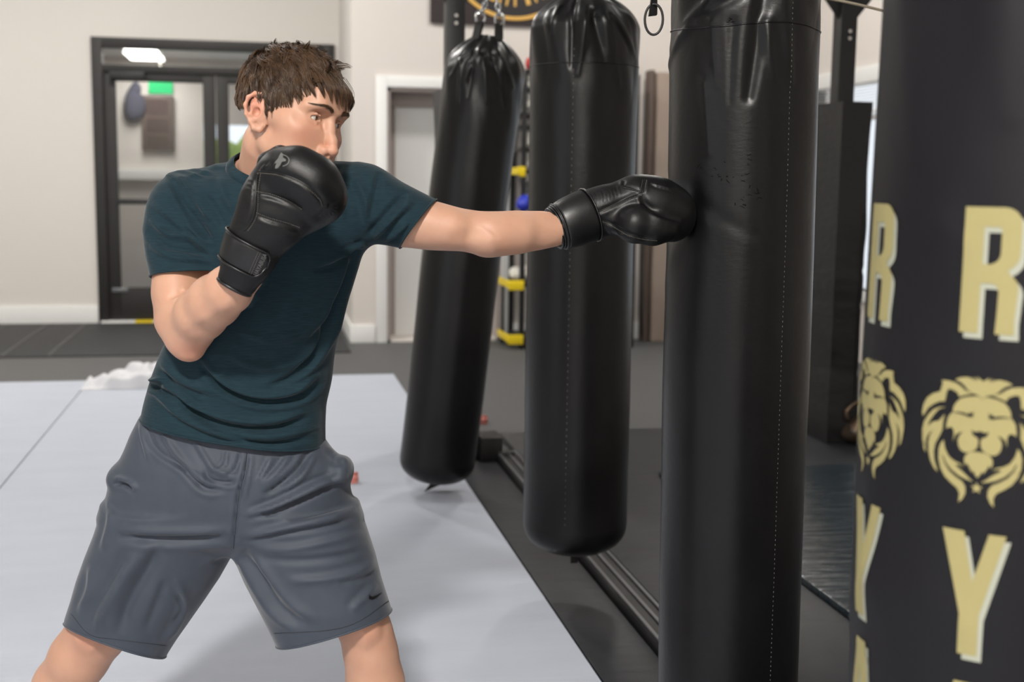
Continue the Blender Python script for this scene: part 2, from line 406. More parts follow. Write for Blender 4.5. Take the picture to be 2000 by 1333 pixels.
# the floor rail: two metal strips in a dark channel
t = empty('floor_rail', (1.15, 2, 0), label='black floor rail with worn metal strips running below the heavy bags', cat='rail')
MB().box((-.05, -3.0, 0), (.06, 3.75, .045), .006).build('channel', M_['blackmetal'], t)
for x in (-.045, .0, .04): MB().box((x, -3.0, .045), (x + .012, 3.75, .052), .002).build('metal_strip', M_['alu'], t)
MB().box((-.13, 3.68, 0), (-.02, 3.86, .13), .012).box((-.05, 3.66, 0), (.03, 3.72, .06), .004).build('end_bracket', M_['blackmetal'], t, smooth=False)
tag(MB().box((1.75, -.9, .036), (XR - .3, 5.2, .06), .01).build('vinyl_mat', M_['tealmat']), label='shiny dark teal vinyl mat behind the nearest bags at the right', cat='mat')

# ================================================================== heavy bags
def inside_poly(pts, poly):
    x, y = pts[:, 0], pts[:, 1]; c = np.zeros(len(pts), bool); n = len(poly)
    for i in range(n):
        x1, y1 = poly[i]; x2, y2 = poly[(i + 1) % n]
        m = ((y1 > y) != (y2 > y)) & (x < (x2 - x1) * (y - y1) / ((y2 - y1) if y2 != y1 else 1e-9) + x1); c ^= m
    return c
def tess(poly, holes=(), step=.004):
    """2-D polygon with holes -> (verts, triangles), evenly subdivided"""
    def dens(p):
        out = []
        for i in range(len(p)):
            a, b = np.array(p[i], float), np.array(p[(i + 1) % len(p)], float); n = max(1, int(np.linalg.norm(b - a) / step))
            out += [a + (b - a) * k / n for k in range(n)]
        return np.array(out)
    rings = [dens(poly)] + [dens(h) for h in holes]
    V = []; E = []
    for r in rings:
        b = len(V); V += [Vector(p) for p in r]; E += [(b + i, b + (i + 1) % len(r)) for i in range(len(r))]
    lo, hi = rings[0].min(0), rings[0].max(0)
    gx, gy = np.meshgrid(np.arange(lo[0] + step * .5, hi[0], step), np.arange(lo[1] + step * .5, hi[1], step)); g = np.stack([gx.ravel(), gy.ravel()], 1)
    ins = inside_poly(g, rings[0])
    for h in rings[1:]: ins &= ~inside_poly(g, h)
    allr = np.concatenate(rings); g = g[ins]
    if len(g): g = g[[np.min(np.abs(allr - q).sum(1)) > step * .45 for q in g]]
    V += [Vector(p) for p in g]
    vo, eo, fo, *_ = delaunay_2d_cdt(V, E, [], 0, 1e-7)
    vv = np.array([tuple(v) for v in vo]); out = []
    cc = np.array([vv[list(f)].mean(0) for f in fo])
    ok = inside_poly(cc, rings[0])
    for h in rings[1:]: ok &= ~inside_poly(cc, h)
    for f, k in zip(fo, ok):
        if k:
            f = list(f)
            a = vv[f[1]] - vv[f[0]]; b2 = vv[f[2]] - vv[f[0]]
            if a[0] * b2[1] - a[1] * b2[0] < 0: f = f[::-1]
            out.append(f)
    return vv, out

class Bag:
    def __init__(s, cx, cy, z0, z1, R, tilt=0.0, tilt2=0.0, pivot=2.3, folds=(), seed=0, top=.12, lumps=.004, dent=None):
        s.c = np.array([cx, cy]); s.z0, s.z1, s.R, s.seed, s.top, s.lumps = z0, z1, R, seed, top, lumps
        dc = -s.c / np.linalg.norm(s.c); s.dc = np.array([dc[0], dc[1], 0]); s.rt = np.array([-dc[1], dc[0], 0])
        if np.dot(s.rt, HU) < 0: s.rt = -s.rt
        s.piv = np.array([cx, cy, pivot])
        r1 = Matrix.Rotation(tilt, 3, Vector(HD)); r2 = Matrix.Rotation(tilt2, 3, Vector(HU)); s.T = np.array(r1 @ r2)
        s.dent = dent; s.folds = []
        for f in folds:            # (px,py, px,py, width m, amplitude m)
            a = s.inv(f[0], f[1]); b = s.inv(f[2], f[3])
            if a and b: s.folds.append((a[0] * R, a[1], b[0] * R, b[1], f[4], f[5]))
    def inv(s, px, py):
        """pixel -> (theta, z) on the plain cylinder"""
        d = W(P(px, py, 1.0)) - CAMP; o = CAMP.copy()
        o = s.piv + s.T.T @ (o - s.piv); d = s.T.T @ d
        ox, oy = o[:2] - s.c; A = d[0] ** 2 + d[1] ** 2; B = ox * d[0] + oy * d[1]; C = ox * ox + oy * oy - s.R ** 2; q = B * B - A * C
        t = (-B - math.sqrt(q)) / A if q > 0 else -B / A
        p = o + d * t; v = np.array([p[0] - s.c[0], p[1] - s.c[1], 0])
        return math.atan2(v @ s.rt, v @ s.dc), p[2]
    def rad(s, th, z):
        R = s.R; r = np.full(np.broadcast(th, z).shape, R)
        b = np.clip((s.z0 + .10 - z) / .10, 0, 1); r = r * np.sqrt(np.clip(1 - b ** 2.6, 0, 1)) * (1 - .06 * b)
        t = np.clip((z - (s.z1 - s.top)) / s.top, 0, 1); r = r * (1 - .72 * t ** 2.0)
        p = np.stack([np.cos(th) * R + 0 * z, np.sin(th) * R + 0 * z, z * .55 + 0 * th], -1)
        r = r + s.lumps * snoise(p + s.seed, 7, 3, s.seed % 4)
        g = np.clip((z - (s.z1 - .42)) / .42, 0, 1) ** 1.6
        r = r + g * .010 * (np.abs(np.sin(th * 5 + s.seed + 1.5 * np.sin(z * 9 + s.seed))) ** .7 - .6) * (1 - t) + g * .005 * np.sin(th * 11 + 3 * np.sin(z * 11))
        for (a1, z1, a2, z2, w_, A_) in s.folds:
            ax = th * R; dx, dz = a2 - a1, z2 - z1; L2 = dx * dx + dz * dz + 1e-9
            u = ((ax - a1) * dx + (z - z1) * dz) / L2; uc = np.clip(u, 0, 1)
            dist = np.hypot(ax - a1 - uc * dx, z - z1 - uc * dz)
            wl = w_ * (1.15 - .6 * uc)
            r = r + A_ * (1 - .7 * uc) * np.exp(-(dist / wl) ** 2)
        if s.dent:
            a, z_, w_, A_ = s.dent; r = r - A_ * np.exp(-((th * R - a) ** 2 + (z - z_) ** 2) / w_ ** 2)
        return r
    def pt(s, th, z, off=0.0):
        th = np.asarray(th, float); z = np.asarray(z, float)
        r = s.rad(th, z) + off
        p = np.stack([s.c[0] + 0 * r, s.c[1] + 0 * r, z + 0 * r], -1) + (r * np.cos(th))[..., None] * s.dc + (r * np.sin(th))[..., None] * s.rt
        return (p - s.piv) @ s.T.T + s.piv
    def tf(s, p):
        return (np.asarray(p, float) - s.piv) @ s.T.T + s.piv
    def body(s, name, m, parent, nt=220, nz=300):
        t = np.linspace(0, 1, nz); z = s.z0 + (s.z1 - s.z0) * (t - .025 * np.sin(2 * math.pi * t * 1.0)); z[0] = s.z0 + 1e-4
        th = np.linspace(0, 2 * math.pi, nt, endpoint=False) + math.pi
        TH, Z = np.meshgrid(th, z)
        V = s.pt(((TH + math.pi) % (2 * math.pi)) - math.pi, Z).reshape(-1, 3)
        i = np.arange(nz - 1)[:, None] * nt; k = np.arange(nt)[None, :]; l = (k + 1) % nt
        Fq = np.stack([i + k, i + l, i + nt + l, i + nt + k], -1).reshape(-1, 4)
        V = np.vstack([V, V[:nt].mean(0), V[-nt:].mean(0)]); nb = len(V) - 2
        k = np.arange(nt); l = (k + 1) % nt
        Fq = np.vstack([Fq, np.stack([k * 0 + nb, l, k, k * 0 + nb], -1)[:, [0, 1, 2, 2]] * 0 + np.stack([l, k, k * 0 + nb, k * 0 + nb], -1)])
        me = bpy.data.meshes.new(name); V = V - np.array(parent.location)
        fl = [tuple(q) for q in Fq[:-nt].tolist()] + [(int(l[j]), int(k[j]), nb) for j in range(nt)] + [((nz - 1) * nt + int(k[j]), (nz - 1) * nt + int(l[j]), nb + 1) for j in range(nt)]
        if np.dot(np.cross(s.dc, s.rt), HW) < 0: fl = [f[::-1] for f in fl]
        me.from_pydata(V.tolist(), [], fl); me.update()
        return link(name, me, m, parent)
    def strip(s, pts, r, mb, off=.0006, seg=5):
        mb.tube([tuple(s.pt(a, z, off)) for a, z in pts], r, seg)
    def stitches(s, name, parent, path, m, ln=.006, gap=.005, r=.0007, off=.0006, n_max=500):
        mb = MB(); path = np.array(path, float); q = path * [s.R, 1]; L = np.concatenate([[0], np.cumsum(np.linalg.norm(np.diff(q, axis=0), axis=1))])
        t = 0
        while t < L[-1] - ln:
            a = [np.interp(t + ln * k / 2, L, path[:, 0]) for k in range(3)]; b = [np.interp(t + ln * k / 2, L, path[:, 1]) for k in range(3)]
            s.strip(list(zip(a, b)), r, mb, off, 4); t += ln + gap
        return mb.build(name, m, parent, off=parent.location, smooth=True)
    def rigging(s, parent, beam_z, ringR=.022, ztop=None, nstrap=4):
        """webbing straps, D-rings and a chain up to the beam"""
        o = parent.location; ang = [math.pi / 4 + k * math.pi / 2 for k in range(nstrap)]
        zr = s.z1 + .05
        for a in ang:
            p0 = s.pt(a, s.z1 - s.top * .7, -.012); p1 = s.pt(a, s.z1 - .01, .004); p2 = s.tf(np.array([s.c[0], s.c[1], zr]) + .055 * (math.cos(a) * s.dc + math.sin(a) * s.rt))
            mb = MB(); side = np.cross(p1 - p0, s.dc + s.rt * .3); 
            tang = s.T @ (-math.sin(a) * s.dc + math.cos(a) * s.rt); w_ = .02
            V = []
            for q in (p0, (p0 + p1) / 2 + (p1 - p0) * 0, p1, p2):
                n_ = s.T @ (math.cos(a) * s.dc + math.sin(a) * s.rt) * .004
                V += [q - tang * w_ - n_, q + tang * w_ - n_, q + tang * w_ + n_, q - tang * w_ + n_]
            Fc = [(3, 2, 1, 0), (12, 13, 14, 15)]
            for i in range(3):
                for k in range(4): l = (k + 1) % 4; Fc.append((i * 4 + k, i * 4 + l, i * 4 + 4 + l, i * 4 + 4 + k))
            mb.add(V, Fc); mb.build('strap', M_['strap'], parent, off=o)
            MB().ring(p2 + s.T @ np.array([0, 0, .018]), tang, ringR, .004, 20, 8).build('ring', M_['chrome'], parent, off=o)
        top = s.tf(np.array([s.c[0], s.c[1], zr + .15]))
        mb = MB()
        for a in ang:
            p2 = s.tf(np.array([s.c[0], s.c[1], zr + .035]) + .055 * (math.cos(a) * s.dc + math.sin(a) * s.rt))
            chain(mb, p2, top, .0035, .03)
        mb.build('bridle_chain', M_['chrome'], parent, off=o)
        mb = MB(); MB.ring(mb, top + np.array([0, 0, .02]), HD, .024, .005, 20, 8)
        end = np.array([s.piv[0], s.piv[1], beam_z]); chain(mb, top + np.array([0, 0, .035]), end, .004, .034); mb.build('chain', M_['chrome'], parent, off=o)
def chain(mb, a, b, r, pitch):
    a, b = np.array(a, float), np.array(b, float); L = np.linalg.norm(b - a); n = max(2, int(L / (pitch * .78))); d = (b - a) / L
    u = np.cross(d, [0.3, 1, .1]); u /= np.linalg.norm(u); v = np.cross(d, u)
    for i in range(n):
        c = a + (b - a) * (i + .5) / n; s_ = u if i % 2 else v
        mb.tube([tuple(c + d * math.cos(t) * pitch * .5 + s_ * math.sin(t) * pitch * .3) for t in np.linspace(0, 2 * math.pi, 12, endpoint=False)], r, 6, closed=True)

BEAM = 2.42
# --- nearest plain bag, the one being punched
fistz = 1.30
B1 = Bag(1.02, 2.55, .12, 1.97, .158, tilt=math.radians(-.5), folds=[
    (1500, -60, 1462, 190, .020, -.016), (1440, -40, 1300, 130, .016, .010), (1480, -30, 1330, 60, .014, -.008),
    (1530, -30, 1545, 160, .016, .008), (1390, 45, 1400, 170, .012, .004), (1430, 45, 1425, 200, .010, -.004), (1495, 45, 1512, 150, .012, .006),
    (1300, 100, 1298, 330, .02, .004), (1375, 160, 1385, 300, .012, .004), (1340, 380, 1470, 460, .02, -.004), (1360, 420, 1300, 560, .03, .003)],
    seed=1, top=.10, lumps=.0028)
a_, z_ = B1.inv(1318, 415); B1.dent = (a_ * B1.R, z_, .045, .022)
t = empty('heavy_bag', (1.02, 2.55, .12), label='black vinyl heavy bag the boxer is punching, nearest plain bag', cat='punching bag', group='heavy bags hanging in a row')
B1.body('bag_body', M_['vinyl'], t, 260, 380)
zs = B1.inv(1430, 47)[1]
mb = MB(); B1.strip([(a, zs + .004 * math.sin(a * 3)) for a in np.linspace(-math.pi, math.pi, 140)], .0016, mb, .0004)
mb.build('top_seam', M_['vinyl'], t, off=t.location, smooth=True)
th = B1.inv(1532, 500)[0]
mthread = M_['thread'] = mat('grey_thread', rgb(120, 118, 112), .8)
B1.stitches('side_stitching', t, [(th, z) for z in np.linspace(.25, 1.9, 160)], M_['thread'], .0035, .007, .0005, .0003)
# side strap with a black D-ring at the left of the bag
th = B1.inv(1284, 30)[0] - .12
p = B1.pt(th, B1.inv(1290, 5)[1], .0)
mb = MB(); tn = -HU * 1.0
q0 = Pw(1284, -30, 2.52); q1 = Pw(1284, 28, 2.52); q2 = Pw(1268, 30, 2.50); q3 = Pw(1276, -30, 2.50)
mb.add([q0, q1, q2, q3] + [x + HD * .02 for x in (q0, q1, q2, q3)], [(0, 1, 2, 3), (7, 6, 5, 4), (0, 4, 5, 1), (1, 5, 6, 2), (2, 6, 7, 3), (3, 7, 4, 0)])
mb.build('side_strap', M_['strap'], t, off=t.location)
c = Pw(1277, 38, 2.51)
mb = MB(); ang = np.linspace(0, 2 * math.pi, 24, endpoint=False)
ptsd = [tuple(c + HU * .018 * math.cos(x) + HW * .030 * math.sin(x)) for x in ang]
mb.tube(ptsd, .0026, 8, closed=True); mb.build('d_ring', M_['blackmetal'], t, off=t.location, smooth=True)
# scuffs and small cracks in the vinyl
M_['crack'] = mat('cracked_vinyl', rgb(7, 7, 7), .95, spec=.1)
for (x, y, n) in ((1412, 42, 7), (1425, 40, 6), (1372, 330, 5), (1392, 322, 5), (1455, 310, 6), (1418, 345, 9), (1400, 348, 6), (1445, 340, 7), (1460, 385, 9), (1450, 400, 8), (1470, 372, 8)):
    mb = MB()
    for k in range(n // 2):
        a0 = np.array([x + random.gauss(0, 7), y + random.gauss(0, 5)]); pts = [a0]
        for j in range(4): pts.append(pts[-1] + np.array([random.gauss(1.2, 1.8), random.gauss(0, 2.0)]))
        B1.strip([B1.inv(*q) for q in pts], [.0003, .0006, .0008, .0006, .0002], mb, .0001, 4)
    mb.build('scuff', M_['crack'], t, off=t.location)
B1.rigging(t, BEAM)

# --- second bag
B2 = Bag(.98, 3.73, .165, 1.93, .166, folds=[
    (1118, 0, 1116, 130, .012, -.012), (1150, 10, 1128, 145, .014, .012), (1180, 30, 1208, 165, .02, .012), (1200, 30, 1240, 110, .012, .008),
    (1070, 15, 1077, 62, .008, -.008), (1083, 10, 1080, 65, .006, .007), (1190, 30, 1230, 100, .008, -.006), (1160, 30, 1180, 120, .014, -.01), (1215, 0, 1245, 60, .015, .006)],
    seed=2, top=.12, lumps=.0025)
t = empty('heavy_bag', (.99, 3.73, .19), label='black vinyl heavy bag second in the row, behind the boxer’s outstretched glove', cat='punching bag', group='heavy bags hanging in a row')
B2.body('bag_body', M_['vinyl'], t)
zs = B2.inv(1140, 122)[1]
mb = MB(); B2.strip([(a, zs) for a in np.linspace(-math.pi, math.pi, 120)], .0016, mb, .0003); mb.build('top_seam', M_['vinyl'], t, off=t.location, smooth=True)
th = B2.inv(1112, 560)[0]
B2.stitches('side_stitching', t, [(th, z) for z in np.linspace(.3, 1.75, 160)], M_['thread'], .006, .014, .0007, .0003)
mb = MB().tube([tuple(B2.tf((B2.c[0], B2.c[1], .20))), tuple(B2.tf((B2.c[0] + .01, B2.c[1], .15)))], .008, 8).box(B2.tf((B2.c[0] - .012, B2.c[1] - .004, .13)), B2.tf((B2.c[0] + .012, B2.c[1] + .004, .16)), .002)
mb.build('bottom_tie', M_['strap'], t, off=t.location)
B2.rigging(t, BEAM)

# --- third bag, swinging to the left
B3 = Bag(.965, 5.0, .065, 1.93, .160, tilt=math.radians(6.3), pivot=2.42, folds=[
    (935, 95, 905, 165, .014, .014), (915, 100, 880, 150, .012, .01), (925, 105, 915, 190, .010, -.012), (945, 110, 950, 200, .012, .01), (975, 100, 1000, 170, .016, .012),
    (965, 120, 985, 210, .010, -.01), (900, 120, 895, 200, .010, .01)],
    seed=5, top=.15, lumps=.004)
t = empty('heavy_bag', (.965, 5.0, .1), label='black vinyl heavy bag swinging to the left, chain and rings on top', cat='punching bag', group='heavy bags hanging in a row')
B3.body('bag_body', M_['vinyl'], t)
c = B3.tf((B3.c[0] + .0, B3.c[1], .105))
mb = MB().tube([tuple(c), tuple(c + np.array([-.015, 0, -.04]))], .012, 8)
c2 = c + np.array([-.02, 0, -.05])
mb.add([c2 + HU * x + HW * z + HD * y for (x, y, z) in ((-.03, 0, -.03), (0, 0, .012), (.035, 0, .0), (.012, 0, -.01), (-.03, .012, -.03), (0, .012, .012), (.035, .012, .0), (.012, .012, -.01))], [(0, 3, 2, 1), (4, 5, 6, 7), (0, 1, 5, 4), (1, 2, 6, 5), (2, 3, 7, 6), (3, 0, 4, 7)])
mb.build('bottom_tie', M_['strap'], t, off=t.location)
B3.rigging(t, BEAM, ringR=.026)

# --- banner bag at the right edge with the gold print
B4 = Bag(.888, 1.30, .05, 1.98, .18, folds=[(1800, 560, 1850, 700, .04, -.003), (1840, 440, 1880, 470, .02, .003), (1700, 1140, 1655, 1200, .04, .006), (1800, 1180, 1900, 1230, .03, .003),
    (1760, 0, 1790, 300, .03, .004), (1860, 0, 1850, 260, .04, -.004), (1950, 0, 1960, 220, .03, .004)], seed=3, top=.1, lumps=.003)
t4 = empty('heavy_bag', (.87, 1.30, .05), label='dark banner-covered heavy bag with gold letters and lion heads at the right edge', cat='punching bag', group='heavy bags hanging in a row')
B4.body('bag_body', M_['vinyl2'], t4, 260, 380)
B4.rigging(t4, BEAM)
K = .000114
def half(poly):
    return [((x - (652 - (y - 285) * .018)) * K, -(y - 680) * K) for x, y in poly]
def mir(p): return [(-x, y) for x, y in p][::-1]
crown = half([(402, 130), (450, 105), (510, 93), (548, 100), (600, 130), (560, 85), (618, 118), (598, 78), (640, 110), (652, 120)])
crown_b = half([(402, 130), (455, 148), (490, 175), (520, 212), (560, 235), (620, 255), (650, 282)])
crown_full = crown + [(-x, y) for x, y in crown[::-1][1:]] + [(-x, y) for x, y in crown_b[1:]] + crown_b[::-1][1:-1]
face = half([(652, 287), (620, 262), (580, 265), (520, 278), (460, 300), (420, 345), (397, 390), (393, 438), (375, 455), (348, 500), (338, 560), (335, 605), (358, 588), (385, 582), (405, 600), (412, 640), (405, 712), (425, 650), (460, 622), (495, 610), (465, 645), (450, 690), (455, 740), (475, 780), (510, 802), (550, 798), (600, 775), (628, 740), (635, 690), (630, 655), (585, 630), (567, 580), (600, 598), (650, 585)])
face_full = face + [(-x, y) for x, y in face[::-1][1:-1]]
beard = half([(640, 782), (590, 785), (545, 805), (518, 845), (515, 885), (528, 925), (545, 895), (558, 930), (590, 985), (598, 958), (615, 995), (639, 1028)])
beard_full = beard + [(-x, y) for x, y in beard[::-1][1:-1]]
ear = half([(275, 150), (330, 148), (400, 158), (450, 180), (500, 220), (570, 240), (520, 258), (445, 285), (430, 250), (380, 225), (340, 225), (325, 270), (315, 345), (260, 355), (200, 390), (150, 430), (115, 490), (92, 525), (85, 480), (95, 410), (130, 340), (190, 290), (265, 258), (285, 180)])
mane = half([(325, 400), (260, 425), (215, 480), (165, 560), (145, 610), (200, 560), (260, 540), (320, 465), (305, 520), (300, 620), (270, 690), (235, 760), (222, 840), (230, 920), (270, 1030), (230, 1000), (190, 930), (168, 850), (162, 760), (175, 690), (208, 640), (170, 670), (140, 720), (132, 800), (140, 868), (115, 830), (98, 740), (93, 650), (110, 570), (150, 500), (200, 440), (260, 410)])
low = half([(318, 715), (290, 745), (270, 810), (270, 900), (290, 980), (340, 1060), (400, 1110), (460, 1150), (485, 1200), (475, 1285), (510, 1250), (538, 1190), (535, 1130), (505, 1080), (440, 1045), (380, 1000), (330, 930), (308, 860), (318, 862), (345, 925), (400, 985), (470, 1030), (540, 1055), (605, 1070), (560, 1035), (510, 990), (460, 955), (435, 930), (470, 925), (515, 945), (480, 915), (420, 895), (370, 860), (335, 800), (322, 750)])
eye = half([(388, 441), (440, 428), (490, 428), (540, 440), (552, 410), (562, 432), (590, 402), (578, 440), (582, 470), (570, 458), (540, 466), (520, 455), (450, 440)])
star = [((.0063 if k % 2 == 0 else .0027) * math.sin(math.pi * k / 5), -(1125 - 680) * K + (.0063 if k % 2 == 0 else .0027) * math.cos(math.pi * k / 5)) for k in range(10)]
LION = [crown_full, face_full, beard_full, ear, mir(ear), mane, mir(mane), low, mir(low), star]
LEYE = [eye, mir(eye)]
def arc_(cx, cy, rx, ry, a0, a1, n=9): return [(cx + rx * math.cos(math.radians(a0 + (a1 - a0) * k / n)), cy + ry * math.sin(math.radians(a0 + (a1 - a0) * k / n))) for k in range(n + 1)]
Rp = [(0, 0), (0, 1)] + arc_(.29, .87, .13, .13, 90, 0) + arc_(.26, .64, .16, .15, 0, -62) + arc_(.30, .36, .12, .125, 58, 0) + [(.405, .12), (.41, 0), (.27, 0), (.275, .12)] + arc_(.215, .33, .065, .07, 0, 90) + [(.145, .4), (.145, 0)]
Rh = [(.15, .845), (.15, .55)] + arc_(.19, .64, .09, .09, -90, 0, 7) + arc_(.255, .82, .025, .025, 0, 90, 4)
Yp = [(0, 1), (.165, 1), (.245, .60), (.345, 1), (.47, 1), (.31, .34), (.31, 0), (.165, 0), (.165, .33)]
Ap = [(.15, 1), (.32, 1), (.46, 0), (.32, 0), (.295, .2), (.175, .2), (.15, 0), (.01, 0)]
Ah = [(.19, .34), (.28, .34), (.235, .76)]
def decal(name, polys, m, th0, z0, off, sc=1.0):
    """polys: list of (outline, holes) in metres around (th0, z0)"""
    V = []; Fc = []
    for outl, holes in polys:
        vv, ff = tess([(x * sc, y * sc) for x, y in outl], [[(x * sc, y * sc) for x, y in h] for h in holes])
        b = len(V); p = B4.pt(th0 + vv[:, 0] / B4.R, z0 + vv[:, 1], off) - np.array(t4.location)
        V += p.tolist(); Fc += [tuple(b + i for i in f) for f in ff]
    me = bpy.data.meshes.new(name); me.from_pydata(V, [], Fc); me.update()
    return link(name, me, m, t4)
colth = [B4.inv(1914, 860)[0]]; colth = [colth[0] + k * math.radians(49.2) for k in (0, -1, -2, 1, 2)]
zR1, zR0 = B4.inv(1950, 405)[1], B4.inv(1929, 652)[1]
zL = B4.inv(1914, 862)[1]; zLt, zLb = B4.inv(1914, 737)[1], B4.inv(1914, 989)[1]
zY1, zY0 = B4.inv(1902, 1040)[1], B4.inv(1902, 1282)[1]
def shift(p, dx, dy): return [(x + dx, y + dy) for x, y in p]
for th in colth:
    for (nm, pl, hl, z0, z1, wd_) in (('letter_r', Rp, [Rh], zR0, zR1, .42), ('letter_y', Yp, [], zY0, zY1, .47), ('letter_a', Ap, [Ah], zY0 - .032 - (zY1 - zY0), zY0 - .032, .46)):
        h = z1 - z0
        f_ = lambda p: [((x - wd_ / 2) * h * 1.02, y * h) for x, y in p]
        decal(nm + '_shadow', [(f_(shift(pl, .035, -.045)), [f_(shift(q, .035, -.045)) for q in hl])], M_['creamprint'], th, z0, .0006)
        decal(nm, [(f_(pl), [f_(q) for q in hl])], M_['gold'], th, z0, .0014)
    s_ = (zLt - zLb) / ((1285 - 78) * K)
    decal('lion_head', [(p, []) for p in LION], M_['gold'], th, zL, .0010, s_)
    decal('lion_eye', [(p, []) for p in LEYE], M_['vinyl2'], th, zL, .0016, s_)

# ================================================================== steel rig carrying the bags
t = empty('bag_rig', (.97, 5.92, 0), label='black steel rig with square uprights carrying the heavy bags', cat='rig')
o_ = t.location
for (x, nm) in ((.915, 'upright'), (2.915, 'upright')):
    u = MB().box((x - .045, 5.87, 0), (x + .045, 5.96, BEAM), .004).build('upright', M_['blackmetal'], t, off=o_)
    MB().box((x - .13, 5.8, 0), (x + .13, 6.04, .014), .003).build('base_plate', M_['blackmetal'], u, off=o_)
    mb = MB()
    for y in (5.90,):
        a, b = (x - .19, y, BEAM), (x + .19, y, BEAM)
        c0, c1 = (x - .045, y, BEAM - .24), (x + .045, y, BEAM - .24)
        V = [(q[0], q[1] - .006, q[2]) for q in (a, b, (x + .19, y, BEAM - .06), c1, c0, (x - .19, y, BEAM - .06))] + [(q[0], q[1] + .006, q[2]) for q in (a, b, (x + .19, y, BEAM - .06), c1, c0, (x - .19, y, BEAM - .06))]
        mb.add(V, [(5, 4, 3, 2, 1, 0), (6, 7, 8, 9, 10, 11)] + [(i, (i + 1) % 6, (i + 1) % 6 + 6, i + 6) for i in range(6)])
    mb.build('gusset_plate', M_['blackmetal'], t, off=o_)
    for z in (BEAM - .30, BEAM - .335): MB().tube([(x, 5.855, z), (x, 5.88, z)], .010, 8).build('bolt', M_['chrome'], t, off=o_)
MB().box((.85, 5.86, BEAM), (3.03, 5.97, BEAM + .11), .005).build('cross_beam', M_['blackmetal'], t, off=o_)
MB().box((.92, -1.2, BEAM), (1.02, 5.86, BEAM + .1), .005).build('bag_beam', M_['blackmetal'], t, off=o_)
MB().box((2.9, -1.2, BEAM), (3.0, 5.86, BEAM + .1), .005).build('bag_beam', M_['blackmetal'], t, off=o_)
for x in (.97, 2.915): MB().box((x - .045, -1.2, 0), (x + .045, -1.11, BEAM), .004).build('upright', M_['blackmetal'], t, off=o_)
def pillar_pad(x0, x1, z1, **k):
    t = empty('pillar_pad', ((x0 + x1) / 2, 5.92, 0), **k)
    h = z1; nz, nx = 60, 14
    mb = MB(); a, b, c, d = x0, x1, 5.74, 6.10
    # wrapped padding: a soft box with creases
    V = []; per = []
    for i in range(nx): per.append((a + (b - a) * i / nx, c))
    for i in range(nx): per.append((b, c + (d - c) * i / nx))
    for i in range(nx): per.append((b - (b - a) * i / nx, d))
    for i in range(nx): per.append((a, d - (d - c) * i / nx))
    n = len(per); cx, cy = (a + b) / 2, (c + d) / 2
    for j in range(nz + 1):
        z = .02 + (h - .02) * j / nz
        for (x, y) in per:
            q = np.array([x, y, z]); bul = .006 * snoise(q[None] * [1, 1, 2.2], 6, 2)[0]
            crs = -.006 * sum(math.exp(-((z - zz - .03 * math.sin(x * 9 + y * 7)) / .012) ** 2) for zz in (.42, .78, .95))
            e = bul + crs; V.append((x + (x - cx) / .15 * e, y + (y - cy) / .2 * e, z))
    Fc = [(j * n + i, j * n + (i + 1) % n, (j + 1) * n + (i + 1) % n, (j + 1) * n + i) for j in range(nz) for i in range(n)] + [tuple(range(n - 1, -1, -1)), tuple(nz * n + i for i in range(n))]
    mb.add(V, Fc); mb.build('pad_cover', M_['pad'], t, off=t.location)
    MB().box((x1 - .02, 5.733, h - .55), (x1 - .016, 5.739, .1), 0).build('pad_seam', M_['strap'], t, off=t.location)
    return t
pillar_pad(.845, .99, 1.78, label='black square pad around the rig upright behind the swinging third bag', cat='pad')
pillar_pad(2.835, 2.995, 1.765, label='tall black square pillar pad right of the punched bag', cat='pad')
# light cable under the beam, from the rig to the right
q = [Pw(1560 + 20 * k, -12 + 4.1 * k - 3 * math.sin(k / 9 * math.pi), 3.2) for k in range(16)]
tag(MB().tube([tuple(x) for x in q], .0035, 6).build('cable', mat('beige_cable', rgb(150, 138, 120), .7), smooth=True), label='thin beige cable strung across the top right corner', cat='cable')

